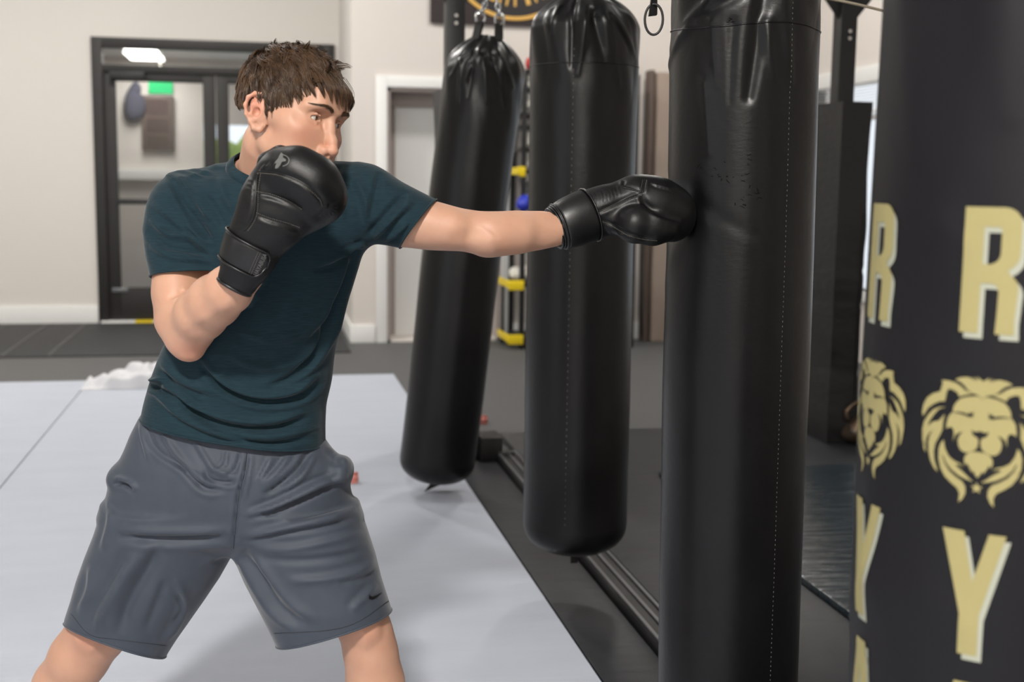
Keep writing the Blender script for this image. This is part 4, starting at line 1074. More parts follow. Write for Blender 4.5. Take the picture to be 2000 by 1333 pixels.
def grow(root, ln, jit, hgt, free):
    p = root.copy(); path = [p.copy()]
    for s_ in range(1, NP):
        t = s_ / (NP - 1); g, n = flow(p); g = g + jit * .26; g = g - n * (g * n).sum(1)[:, None] * .9; g /= np.linalg.norm(g, axis=1)[:, None]
        fall = np.where(p[:, 1] > .06, .55, .0)[:, None] * np.array([0, -.0, -1.0]) * t; g = g + fall; g /= np.linalg.norm(g, axis=1)[:, None]
        p = p + g * (ln / (NP - 1))[:, None]
        h = .0035 + hgt * (.0085 * np.clip(t * 2.2, 0, 1)) * (1 - .45 * t); q, f = surf(p, h)
        p = np.where((f[:, None] < 1) | (p[:, 2] > .055)[:, None], q, p * .55 + q * .45); path.append(p.copy())
    return np.stack(path, 1)
hg = (.75 + .55 * top)
cl = grow(roots[gi], (.026 + .016 * top[gi] + .018 * frontz[gi] + .010 * ((roots[gi, 1] > -.0) & (roots[gi, 1] < .03))) * gl * np.where((roots[gi, 1] < -.02) & (roots[gi, 2] < .03), .55, 1), gj, gh * hg[gi], 0)
st = grow(roots, length, gj[own] + rs_.normal(0, .35, (NS, 3)), gh[own] * hg * rs_.uniform(.7, 1.15, NS), 0)
tt = np.linspace(0, 1, NP)[None, :, None]
off = (roots - roots[gi][own])[:, None, :]
st = st * (1 - .72 * tt ** 1.3) + (cl[own] + off * (1 - .88 * tt)) * (.72 * tt ** 1.3)
# long loose locks falling over the forehead and temple, hand placed in the photo's pattern
def lock(pts, nst, spread):
    pl = np.array([[*x] for x in pts], float); out = []
    tq = np.linspace(0, 1, NP); seg = spline(pl, 6); ii = np.linspace(0, len(seg) - 1, NP)
    c_ = np.stack([np.interp(ii, np.arange(len(seg)), seg[:, j]) for j in range(3)], 1)
    for _ in range(nst):
        o = rs_.normal(0, spread, 3); tip = rs_.uniform(.82, 1.0); q = c_[0] + (np.stack([np.interp(tq * tip * (NP - 1), np.arange(NP), c_[:, j]) for j in range(3)], 1) - c_[0])
        out.append(q + o[None] * (1 - .8 * tq[:, None] ** 1.2))
    return out
extra = []
for (r0, f0, u0, r1, f1, u1, r2, f2, u2) in (
    (.050, .060, .088, .058, .082, .068, .050, .094, .049), (.042, .072, .090, .046, .095, .070, .036, .103, .052), (.036, .078, .092, .034, .104, .072, .024, .109, .050),
    (.026, .082, .094, .024, .108, .074, .012, .113, .048), (.016, .084, .095, .012, .112, .074, -.002, .116, .042), (.006, .085, .095, -.002, .114, .074, -.012, .117, .040), (-.006, .084, .095, -.014, .112, .074, -.024, .113, .042),
    (-.018, .082, .094, -.026, .108, .073, -.034, .107, .046), (-.030, .076, .092, -.040, .100, .070, -.045, .098, .050), (-.042, .066, .088, -.054, .088, .068, -.056, .088, .048),
    (.060, .030, .075, .074, .036, .045, .070, .040, .010), (.064, .020, .070, .078, .022, .035, .072, .028, -.008), (.062, .012, .070, .079, .010, .030, .074, .016, -.010), (.060, .040, .075, .072, .050, .050, .066, .056, .025),
    (.064, .026, .072, .077, .030, .040, .071, .034, -.002), (.058, .050, .080, .068, .064, .058, .060, .074, .038), (-.060, .030, .075, -.074, .036, .045, -.070, .040, .010)):
    extra += lock([(r0, f0, u0), (r1, f1, u1), (r2, f2, u2)], 42, .0042)
# tousled tips standing up on the crown and at the front
for _ in range(70):
    a = rs_.uniform(-1, 1); b = rs_.uniform(-.085, .085); p0 = cc + np.array([a * .05, b, 0]); p0[2] = cc[2] + cr[2] * math.sqrt(max(.05, 1 - (a * .05 / cr[0]) ** 2 - (b / cr[1]) ** 2)) + .004
    dr = rs_.normal(0, 1, 3) * .010; extra += lock([p0, p0 + np.array([dr[0], .009 + dr[1], .008]), p0 + np.array([dr[0] * 1.8, .020 + dr[1], .009 + dr[2] * .4])], 16, .0035)
st = np.concatenate([st, np.array(extra)])
n = len(st); Pw_ = HO + HS * (st @ HR)
tg = np.gradient(Pw_, axis=1); tg /= np.linalg.norm(tg, axis=2)[..., None] + 1e-9
nn = Pw_ - (HO + HS * (cc @ HR)); nn -= tg * (nn * tg).sum(2)[..., None]; nn /= np.linalg.norm(nn, axis=2)[..., None] + 1e-9; bb = np.cross(tg, nn)
wid = (rs_.uniform(.00038, .00068, n))[:, None, None] * (1 - .75 * np.linspace(0, 1, NP)[None, :, None] ** 2)
ring = np.stack([Pw_ + wid * (math.cos(a) * bb + math.sin(a) * nn) for a in (0, 2.094, 4.189)], 2)      # n,NP,3,3
Vst = ring.reshape(-1, 3); b0 = (np.arange(n) * NP * 3)[:, None, None] + (np.arange(NP - 1) * 3)[None, :, None]; k = np.arange(3)[None, None]; l = (k + 1) % 3
Fst = np.stack([b0 + k, b0 + l, b0 + 3 + l, b0 + 3 + k], -1).reshape(-1, 4)
Fh.append(Fst + len(Vh[0])); Vh.append(Vst)
hair = plink('hair', np.concatenate(Vh), np.concatenate(Fh), M_['hair'])
# eyebrows
bodyB = BVHTree.FromPolygons(V_body.tolist(), F_body.tolist())
for sg in (1, -1):
    eb_ = []
    for _ in range(340):
        t = rs_.uniform(0, 1); r = .010 + .040 * t; u = .0335 + .007 * math.sin(min(1, t * 1.25) * 2.2) - .002 * t + rs_.normal(0, .0019 * (1.2 - t)); f = .1035 - .45 * max(0, r - .018) ** 1.0 * (.5 + r * 9)
        p0 = np.array([sg * r, f, u]); dr = np.array([sg * .0055, -.0022 - .002 * t, .0030 * (1 - t) - .0012]); eb_.append(np.stack([p0 + dr * q + np.array([0, .0006, 0]) for q in np.linspace(0, 1, 4)]))
    eb_ = np.array(eb_)
    Pe = (HO + HS * (eb_ @ HR)).reshape(-1, 3); Q = []
    for p in Pe:
            o0 = p + hf * .05; q, nrm, _, _ = bodyB.ray_cast(Vector(o0), Vector(-hf))
            if q is None: q, nrm, _, _ = bodyB.find_nearest(Vector(p))
            q = np.array(q); q2 = q + np.array(nrm) * .0007; Q.append(q2)
    Pe = np.array(Q).reshape(eb_.shape); n = len(Pe); mbv = []; mbf = []
    tg = np.gradient(Pe, axis=1); tg /= np.linalg.norm(tg, axis=2)[..., None] + 1e-9; a1 = np.cross(tg, np.broadcast_to(hf, tg.shape)); a1 /= np.linalg.norm(a1, axis=2)[..., None] + 1e-9; a2 = np.cross(tg, a1)
    wd_ = .00026 * (1 - .6 * np.linspace(0, 1, 4))[None, :, None]; ring = np.stack([Pe + wd_ * (math.cos(a) * a1 + math.sin(a) * a2) for a in (0, 2.094, 4.189)], 2)
    b0 = (np.arange(n) * 12)[:, None, None] + (np.arange(3) * 3)[None, :, None]; k = np.arange(3)[None, None]; l = (k + 1) % 3
    plink('eyebrow_hair', ring.reshape(-1, 3), np.stack([b0 + k, b0 + l, b0 + 3 + l, b0 + 3 + k], -1).reshape(-1, 4), M_['hair'])

# ================================================================== t-shirt
c1 = lambda *p: [(240 + x / 2.15, 280 + y / 2.15) for x, y in p]
c2 = lambda *p: [(60 + x / 2.5014, 800 + y / 2.5014) for x, y in p]
GS = Grid(np.arange(-.82, .10, .0042), np.arange(2.18, 2.66, .0042), np.arange(.78, 1.44, .0042))
fT = GS.loft('W', TORSO, .015)
SLR = [row(*q) for q in ((348, 335, 400, 2.42, .045), (360, 312, 410, 2.42, .058), (378, 298, 420, 2.415, .068), (400, 289, 425, 2.41, .072), (450, 281, 425, 2.395, .073), (500, 287, 432, 2.372, .073), (540, 296, 434, 2.355, .072), (590, 302, 434, 2.335, .071))]
GS.loft('W', SLR, .030, n=2.0)
SLL = [colm(*q) for q in ((660, 330, 470, 2.42, .07), (700, 321, 480, 2.42, .075), (730, 327, 476, 2.42, .074), (760, 341, 480, 2.42, .072), (790, 358, 486, 2.425, .070), (820, 374, 492, 2.43, .066), (850, 390, 498, 2.435, .063), (890, 402, 506, 2.44, .06))]
GS.loft('U', SLL, .028, n=2.0)
GS.cone(P(498, 362, 2.43), P(362, 383, 2.43), .048, .048, .03); GS.cone(P(590, 362, 2.43), P(712, 378, 2.43), .048, .050, .03)
GS.cone(P(520, 372, 2.44), P(527, 318, 2.40), .080, .066, .02)
V, F = GS.mesh(); V = relax(V, F, 2)
hemS = plane3(P(272, 812, 2.46), P(560, 887, 2.335), P(635, 868, 2.46), P(450, 1000, 2.4)); V, F = trim(V, F, hemS(V))
gl_ = plane3(P(849, 394, 2.43), P(780, 487, 2.43), P(806, 442, 2.36), P(950, 450, 2.43)); V, F = trim(V, F, np.where(V[:, 0] > P(745, 450, 2.43)[0], gl_(V), -.05))
gr_ = plane3(P(298, 543, 2.36), P(356, 527, 2.285), P(426, 534, 2.36), P(360, 650, 2.3))
m_ = (V[:, 0] < P(440, 500, 2.36)[0]) & (fT(V[:, 0], V[:, 1], V[:, 2]) > .001) & (V[:, 2] > P(350, 640, 2.3)[2]); V, F = trim(V, F, np.where(m_, gr_(V), -.05))
# neckline: a tilted ring around the neck
nc = P(527, 333, 2.405); nn_ = hp(0, -.02, -.06) - nc; nn_ = np.array([.10, -.42, .90]); nn_ /= np.linalg.norm(nn_)
def gn(V):
    q = V - nc; h = q @ nn_; rr = np.linalg.norm(q - h[:, None] * nn_, axis=1); return np.where(h > -.055, .078 - rr, -.05)
V, F = trim(V, F, gn(V)); V = relax(V, F, 1)
folds = [
 # shoulder and right sleeve
 (c1((195, 130), (250, 250), (330, 360), (385, 450)), 7, -.006), (c1((225, 125), (300, 230), (370, 330)), 6, .004), (c1((110, 320), (190, 385), (280, 400), (370, 440)), 6, .005),
 (c1((95, 370), (180, 430), (280, 450), (375, 470)), 6, -.005), (c1((110, 430), (200, 480), (300, 490), (380, 500)), 5, .004), (c1((250, 330), (320, 390), (385, 430)), 5, .005),
 (c1((120, 250), (220, 330), (320, 430), (380, 480)), 6, .004), (c1((230, 100), (300, 110), (380, 130)), 3, .003), (c1((180, 110), (260, 118), (330, 145)), 3, .003),
 # chest
 (c1((330, 200), (400, 300), (430, 360)), 8, -.004), (c1((400, 140), (430, 230), (470, 300)), 7, .003),
 # right side of the torso, from the armpit down
 (c1((1010, 440), (975, 560), (930, 700), (880, 860)), 7, .006), (c1((985, 470), (930, 620), (860, 760), (770, 860)), 8, -.006), (c1((1000, 430), (950, 480), (880, 520), (800, 540)), 7, -.005),
 (c1((1020, 425), (980, 440), (900, 480)), 5, .005), (c1((940, 640), (880, 800), (800, 930), (700, 1010)), 8, .006), (c1((900, 700), (830, 860), (730, 970), (600, 1030)), 7, -.006),
 # sweeping lower folds
 (c1((330, 900), (420, 1000), (560, 1060), (720, 1040), (830, 960)), 7, .007), (c1((320, 930), (430, 1040), (580, 1090), (740, 1075), (850, 1000)), 6, -.006),
 (c1((180, 1000), (300, 1100), (450, 1160), (620, 1170), (780, 1120)), 7, .007), (c1((170, 1030), (300, 1130), (460, 1190), (640, 1195), (800, 1150)), 6, -.007),
 (c1((130, 1050), (260, 1160), (430, 1225), (640, 1235), (830, 1190)), 6, .006), (c1((250, 1110), (400, 1200), (600, 1260), (820, 1240)), 5, -.005),
 (c1((95, 985), (130, 1000), (170, 990)), 5, .009), (c1((95, 1020), (150, 1040), (210, 1080)), 5, -.008), (c1((150, 920), (250, 1000), (380, 1050)), 7, .005), (c1((150, 960), (230, 1040), (340, 1110)), 6, -.006),
 (c1((420, 880), (560, 940), (700, 930), (820, 850)), 9, .004), (c1((480, 780), (620, 830), (760, 790), (880, 680)), 10, .003),
 # left sleeve
 (c1((1020, 400), (1080, 330), (1150, 250), (1190, 200)), 7, -.005), (c1((1050, 400), (1130, 320), (1220, 240)), 6, .005), (c1((960, 120), (1010, 220), (1030, 340)), 8, .004), (c1((1100, 410), (1150, 380), (1200, 330)), 4, .004), (c1((1080, 120), (1060, 220), (1030, 330)), 7, -.004), (c1((930, 100), (900, 200), (930, 320)), 7, .004)]
V = wrinkle(V, F, [(a, b, c * 1.7) for a, b, c in folds]); N = normals(V, F); V = V + N * (.0010 * snoise(V, 16, 3))[:, None]
M_['shirt'] = mat('teal_heather_jersey', rgb(17, 35, 43), .88, spec=.2, sheen=.12, var=(rgb(28, 49, 57), 90, .22, (.5, .5, 6)), bump=[(60, .12, .001, (1, 1, 3)), (900, .25, .0006, one)])
shirt = plink('t_shirt', V, F, M_['shirt'])
def solid(o, t, off=-1):
    md = o.modifiers.new('thickness', 'SOLIDIFY'); md.thickness = t; md.offset = off
solid(shirt, .0022)
V_sh, F_sh = V, F
shB = BVHTree.FromPolygons(V.tolist(), F.tolist())
def edge_loops(F):
    E = np.concatenate([F[:, [0, 1]], F[:, [1, 2]], F[:, [2, 3]], F[:, [3, 0]]]); key = np.sort(E, 1); u, c = np.unique(key, axis=0, return_counts=True); b = u[c == 1]
    nb = {}
    for i, j in b: nb.setdefault(int(i), []).append(int(j)); nb.setdefault(int(j), []).append(int(i))
    seen = set(); out = []
    for s0 in nb:
        if s0 in seen: continue
        lp = [s0]; seen.add(s0); cur = s0
        while True:
            nx_ = [k for k in nb[cur] if k not in seen]
            if not nx_: break
            cur = nx_[0]; seen.add(cur); lp.append(cur)
        out.append(lp)
    return out
def smooth_loop(P3, it=6):
    P3 = np.array(P3)
    for _ in range(it): P3 = .5 * P3 + .25 * (np.roll(P3, 1, 0) + np.roll(P3, -1, 0))
    return P3
loops = sorted(edge_loops(F), key=len, reverse=True)
for lp in loops:
    if len(lp) < 40: continue
    q = smooth_loop(V[lp], 8); c_ = to_px(q.mean(0))[0]
    isneck = abs(c_[0] - 527) < 90 and c_[1] < 420
    if isneck:          # ribbed crew collar: a flat band around the neck
        ctr = q.mean(0); a = q.copy(); inn = (ctr - a); inn -= (inn @ nn_)[:, None] * nn_; inn /= np.linalg.norm(inn, axis=1)[:, None]
        mb = MB(); n = len(a); Vv = []; 
        for (ri, hi) in ((-.006, -.004), (-.002, .0035), (.004, .0085), (.009, .0125), (.0105, .0118), (.006, .006), (.000, -.002), (-.004, -.008)):
            Vv += [tuple(W(a[k] + inn[k] * ri + nn_ * hi) - base) for k in range(n)]
        mb.add(Vv, [(i * n + k, i * n + (k + 1) % n, ((i + 1) % 8) * n + (k + 1) % n, ((i + 1) % 8) * n + k) for i in range(8) for k in range(n)])
        mb.build('collar', M_['shirt'], boxer, smooth=True)
    else:
        mb = MB().tube([tuple(W(p) - base) for p in q[::2]], .0022, 6, closed=True); mb.build('hem', M_['shirt'], shirt, smooth=True)

# ================================================================== shorts
GT = Grid(np.arange(-.98, -.12, .0045), np.arange(2.24, 2.68, .0045), np.arange(.32, .96, .0045))
PV = [row(*q) for q in ((790, 296, 614, 2.46, .098), (815, 276, 620, 2.46, .102), (850, 258, 626, 2.46, .108), (880, 246, 648, 2.46, .119), (905, 234, 674, 2.46, .130), (930, 222, 684, 2.46, .132), (950, 216, 683, 2.46, .132), (965, 213, 686, 2.46, .132), (1010, 200, 702, 2.46, .126), (1035, 240, 660, 2.46, .115), (1068, 350, 560, 2.46, .075))]
GT.loft('W', PV, .01, n=2.2)
LL = [row(*q) for q in ((985, 208, 470, 2.46, .125), (1040, 190, 466, 2.46, .122), (1085, 172, 453, 2.465, .118), (1130, 156, 428, 2.47, .115), (1170, 145, 400, 2.475, .112), (1205, 133, 375, 2.48, .110), (1250, 128, 344, 2.48, .108), (1285, 126, 322, 2.485, .106), (1330, 118, 296, 2.485, .104))]
LR = [row(*q) for q in ((985, 452, 698, 2.46, .125), (1040, 458, 718, 2.455, .12), (1085, 459, 733, 2.45, .117), (1130, 478, 744, 2.445, .114), (1170, 499, 757, 2.44, .112), (1205, 517, 768, 2.44, .110), (1255, 541, 776, 2.44, .108), (1310, 566, 775, 2.44, .106))]
GT.loft('W', LL, .022, n=2.2); GT.loft('W', LR, .022, n=2.2)
GT.ell(P(668, 918, 2.44), (.022, .05, .026), .02); GT.ell(P(232, 930, 2.44), (.018, .05, .020), .018)
V, F = GT.mesh(); V = relax(V, F, 2)
V, F = trim(V, F, V[:, 2] - P(450, 805, 2.46)[2])
mid = P(457, 1100, 2.46)[0]
gL = plane3(P(131, 1214, 2.50), P(230, 1266, 2.375), P(322, 1286, 2.47), P(150, 1500, 2.4)); gR = plane3(P(541, 1256, 2.45), P(655, 1245, 2.335), P(768, 1192, 2.45), P(700, 1500, 2.4))
V, F = trim(V, F, np.where(V[:, 0] < mid, gL(V), gR(V))); V = relax(V, F, 1)
sf = [
 (c2((560, 60), (600, 180), (700, 260), (800, 310)), 6, -.005), (c2((640, 110), (720, 230), (800, 320), (900, 370)), 6, .006), (c2((700, 230), (780, 320), (850, 390), (960, 390)), 6, -.006),
 (c2((800, 150), (850, 230), (900, 300), (1000, 330)), 5, .005), (c2((850, 290), (870, 340), (950, 360), (1010, 350)), 5, -.007), (c2((960, 200), (950, 270), (900, 310)), 4, .005), (c2((1030, 200), (1000, 290), (940, 340)), 5, -.004),
 (c2((1055, 205), (1045, 300), (1015, 420), (1000, 560), (990, 680)), 4, -.006), (c2((1080, 220), (1065, 320), (1040, 440)), 4, .004),
 (c2((1360, 200), (1300, 290), (1200, 380), (1130, 420)), 6, -.008), (c2((1390, 210), (1330, 320), (1230, 400)), 5, .006), (c2((1270, 220), (1200, 310), (1120, 380)), 6, .005), (c2((1180, 230), (1140, 310), (1110, 360)), 5, .004),
 (c2((1550, 330), (1430, 360), (1300, 420), (1180, 480), (1060, 520)), 8, .009), (c2((1540, 350), (1430, 390), (1300, 450), (1180, 500), (1050, 540)), 6, -.009),
 (c2((1590, 480), (1450, 530), (1280, 570), (1060, 620)), 8, .006), (c2((1600, 520), (1450, 570), (1280, 600), (1040, 650)), 6, -.006), (c2((1630, 600), (1480, 640), (1280, 680), (1080, 680)), 8, .005), (c2((1650, 680), (1500, 720), (1300, 740), (1120, 730)), 7, -.004), (c2((1690, 740), (1600, 790), (1440, 830), (1250, 840)), 8, .005), (c2((1700, 790), (1620, 830), (1500, 850)), 5, -.004),
 (c2((1030, 690), (1110, 830), (1210, 980), (1330, 1060)), 10, -.010), (c2((1080, 700), (1180, 840), (1280, 960), (1400, 1040)), 10, .006),
 (c2((420, 620), (600, 640), (800, 640), (970, 630)), 9, -.007), (c2((420, 590), (600, 600), (800, 600), (970, 590)), 9, .006),
 (c2((640, 660), (560, 800), (470, 960), (440, 1100)), 14, -.010), (c2((520, 700), (430, 860), (350, 1000), (320, 1090)), 11, .008), (c2((700, 830), (750, 930), (720, 1040), (650, 1140)), 8, .006), (c2((660, 830), (620, 940), (560, 1080)), 9, -.004), (c2((720, 900), (740, 970), (700, 1050)), 5, -.005),
 (c2((400, 350), (440, 342), (490, 360), (520, 400)), 5, .007), (c2((405, 365), (450, 365), (490, 390)), 4, -.006), (c2((540, 60), (555, 150), (580, 260)), 5, .004), (c2((380, 420), (390, 540), (350, 700)), 7, .004), (c2((300, 760), (290, 880), (240, 1000)), 8, .005), (c2((1440, 180), (1500, 230), (1550, 260)), 6, .004), (c2((1690, 430 + 420), (1650, 900), (1560, 990)), 8, .004)]
V = wrinkle(V, F, [(a, b, c * 1.25) for a, b, c in sf]); N = normals(V, F); V = V + N * (.0011 * snoise(V, 12, 3, 2))[:, None]
M_['shorts'] = mat('slate_polyester', rgb(52, 58, 68), .64, spec=.35, sheen=.2, bump=[(1400, .15, .0004, one)], var=(rgb(57, 63, 74), 30, .3, one))
shorts = plink('shorts', V, F, M_['shorts']); solid(shorts, .002)
V_st, F_st = V, F
toB = BVHTree.FromPolygons(V.tolist(), F.tolist())
CAMV = Vector((0, 0, CAM_H))
def cast(B, px, py, off=.0006):
    d = Vector(P(px, py, 1.0)) - CAMV; d.normalize(); h = B.ray_cast(CAMV, d)
    if h[0] is None: return None
    n = h[1];
    if n.dot(d) > 0: n = -n
    return np.array(h[0]) + np.array(n) * off
def proj_line(B, pts, off=.0006, step=4):
    pl = spline(pts, 8) if len(pts) > 2 else np.array([np.array(pts[0]) + (np.array(pts[1]) - np.array(pts[0])) * t for t in np.linspace(0, 1, 12)])
    L = np.concatenate([[0], np.cumsum(np.linalg.norm(np.diff(pl, axis=0), axis=1))]); n = max(3, int(L[-1] / step))
    q = [cast(B, np.interp(t, L, pl[:, 0]), np.interp(t, L, pl[:, 1]), off) for t in np.linspace(0, L[-1], n)]
    return [x for x in q if x is not None]
def seam(name, B, lines, r, m, parent, off=.0, dash=None, seg=6):
    mb = MB()
    for pl in lines:
        q = proj_line(B, pl, off)
        q = [x for i, x in enumerate(q) if i == 0 or np.linalg.norm(x - q[i - 1]) < .03]
        if len(q) < 3: continue
        if dash is None: mb.tube([tuple(W(x) - base) for x in q], r, seg)
        else:
            q = np.array(q); L = np.concatenate([[0], np.cumsum(np.linalg.norm(np.diff(q, axis=0), axis=1))]); t = 0
            while t < L[-1] - dash[0]:
                a = [np.array([np.interp(t + dash[0] * s_, L, q[:, j]) for j in range(3)]) for s_ in (0, .5, 1)]
                mb.tube([tuple(W(x) - base) for x in a], r, 4); t += dash[0] + dash[1]
    if mb.v: return mb.build(name, m, parent, smooth=True)
def print_px(name, B, polys, m, parent, off=.0008, step=2.5):
    """flat print laid on the cloth or leather: polygons given as seen from the front"""
    Vv = []; Ff = []
    for outl, holes in polys:
        vv, ff = tess(outl, holes, step); q = [cast(B, x, y, off) for x, y in vv]; b = len(Vv)
        med = [x for x in q if x is not None]
        if not med: continue
        Vv += [tuple(W(x if x is not None else med[0]) - base) for x in q]
        for f in ff:
            if all(q[i] is not None for i in f): Ff.append(tuple(b + i for i in f[::-1]))
    me = bpy.data.meshes.new(name); me.from_pydata(Vv, [], Ff); me.update(); return link(name, me, m, parent)
hems = []
for lp in sorted(edge_loops(F), key=len, reverse=True):
    if len(lp) < 40: continue
    q = smooth_loop(V[lp], 8); c_ = to_px(q.mean(0))[0]
    MB().tube([tuple(W(p) - base) for p in q[::2]], .0022, 6, closed=True).build('hem' if c_[1] > 1000 else 'waistband', M_['shorts'], shorts, smooth=True)
M_['stitch_dark'] = mat('dark_stitching', rgb(34, 38, 44), .8)
for hl_ in ([(139, 1200), (175, 1240), (228, 1250), (325, 1262)], [(536, 1238), (640, 1232), (700, 1215), (762, 1172)]): seam('hem_stitching', toB, [hl_], .0008, M_['stitch_dark'], shorts)
seam('front_seam', toB, [c2((1055, 215), (1045, 300), (1018, 420), (1002, 560), (990, 680))], .0010, M_['stitch_dark'], shorts)
M_['black_print'] = mat('black_print', rgb(6, 6, 8), .5)
print_px('swoosh_logo', toB, [(c2((1652, 902), (1650, 925), (1665, 932), (1690, 920), (1716, 893), (1690, 908), (1668, 915), (1657, 912)), [])], M_['black_print'], shorts, .0012, 2)

# ================================================================== boxing gloves
M_['leather'] = mat('black_glove_leather', rgb(6, 6, 7), .45, spec=.36, bump=[(420, .35, .0006, one), (40, .3, .002, one)])
M_['leather_wr'] = mat('creased_glove_leather', rgb(9, 9, 10), .38, spec=.5, bump=[(420, .3, .0005, one)])
M_['glovethread'] = mat('glove_thread', rgb(96, 92, 84), .7)
M_['greyprint'] = mat('grey_glove_print', rgb(88, 88, 86), .6)
def pcs(px, py, D, rpx): return P(px, py, D), rpx * pxm(D)
def gchain(g, pts, k=.012, flat=None, cut=False):
    q = [pcs(*p) for p in pts]; g.chain([a for a, _ in q], [b for _, b in q], k, flat, cut)
def groove(V, F, B_lines):
    """seams pressed into the leather between stuffed panels"""
    return wrinkle(V, F, [(pl, w_, -A) for pl, w_, A in B_lines])
# ---------- right hand glove, held at the chin
D0 = 2.12
GR = Grid(np.arange(-.68, -.26, .0028), np.arange(1.96, 2.30, .0028), np.arange(1.02, 1.42, .0028))
gdir = P(520, 440, D0) - P(458, 557, D0); gdir /= np.linalg.norm(gdir); vd = np.array([0, 1, 0.]); gperp = np.cross(gdir, vd); gperp /= np.linalg.norm(gperp)
gchain(GR, [(466, 545, 2.135, 40), (480, 515, 2.13, 44), (492, 490, 2.125, 47)], .01, (vd, .82))                        # wrist tube
gchain(GR, [(492, 490, 2.125, 47), (508, 455, 2.12, 50), (524, 425, 2.115, 54), (536, 392, 2.115, 58), (545, 362, 2.12, 54)], .02, (vd, .78))
gchain(GR, [(548, 430, 2.12, 50), (580, 395, 2.12, 52), (596, 370, 2.12, 50)], .02, (vd, .85))
gchain(GR, [(552, 333, 2.10, 44), (580, 338, 2.09, 48), (612, 358, 2.09, 50), (632, 382, 2.10, 46)], .018)     # knuckle roll
gchain(GR, [(630, 395, 2.13, 42), (600, 415, 2.15, 38)], .02)
gchain(GR, [(512, 345, 2.165, 17), (525, 318, 2.17, 20), (548, 308, 2.17, 22), (585, 325, 2.175, 24)], .008)   # thumb behind
V, F = GR.mesh(); V = relax(V, F, 2)
cutp = P(458, 557, 2.13); g_ = lambda V: (V - (cutp - gdir * .004)) @ (-gdir)
V, F = trim(V, F, g_(V))
seamsR = [[(506, 333), (545, 338), (590, 356), (622, 383), (630, 400)], [(501, 378), (535, 385), (570, 400), (592, 415)], [(501, 420), (530, 431), (562, 440), (586, 449)], [(504, 338), (500, 365), (498, 410), (491, 432), (477, 452)]]
gv = [(s_, 5, .0035) for s_ in seamsR]
for k in range(9):      # pleats at the finger tips
    a = math.radians(-20 + k * 17); cx, cy = 634, 403
    gv.append(([(cx + 6 * math.cos(a), cy + 6 * math.sin(a)), (cx + 26 * math.cos(a), cy + 26 * math.sin(a) * .9)], 2.2, .0016))
V = groove(V, F, gv)
for k in range(10):     # mesh panel creases on the thumb side
    t = k / 9; V = wrinkle(V, F, [([(462 + 20 * t + 3, 430 - 80 * t), (486 + 12 * t, 438 - 82 * t)], 2.4, .0008)])
V = wrinkle(V, F, [([(520, 322), (512, 330), (508, 337)], 3, .002), ([(529, 318), (522, 327), (520, 336)], 2.5, .002), ([(538, 320), (531, 330)], 2.5, .0016)])
gR = plink('boxing_glove', V, F, M_['leather'], label='right boxing glove held up at the chin'); solid(gR, .004)
BR = BVHTree.FromPolygons(V.tolist(), F.tolist())
for lp in edge_loops(F):
    if len(lp) > 30: MB().tube([tuple(W(p) - base) for p in smooth_loop(V[lp], 10)[::2]], .0032, 8, closed=True).build('cuff_binding', M_['leather_wr'], gR, smooth=True)
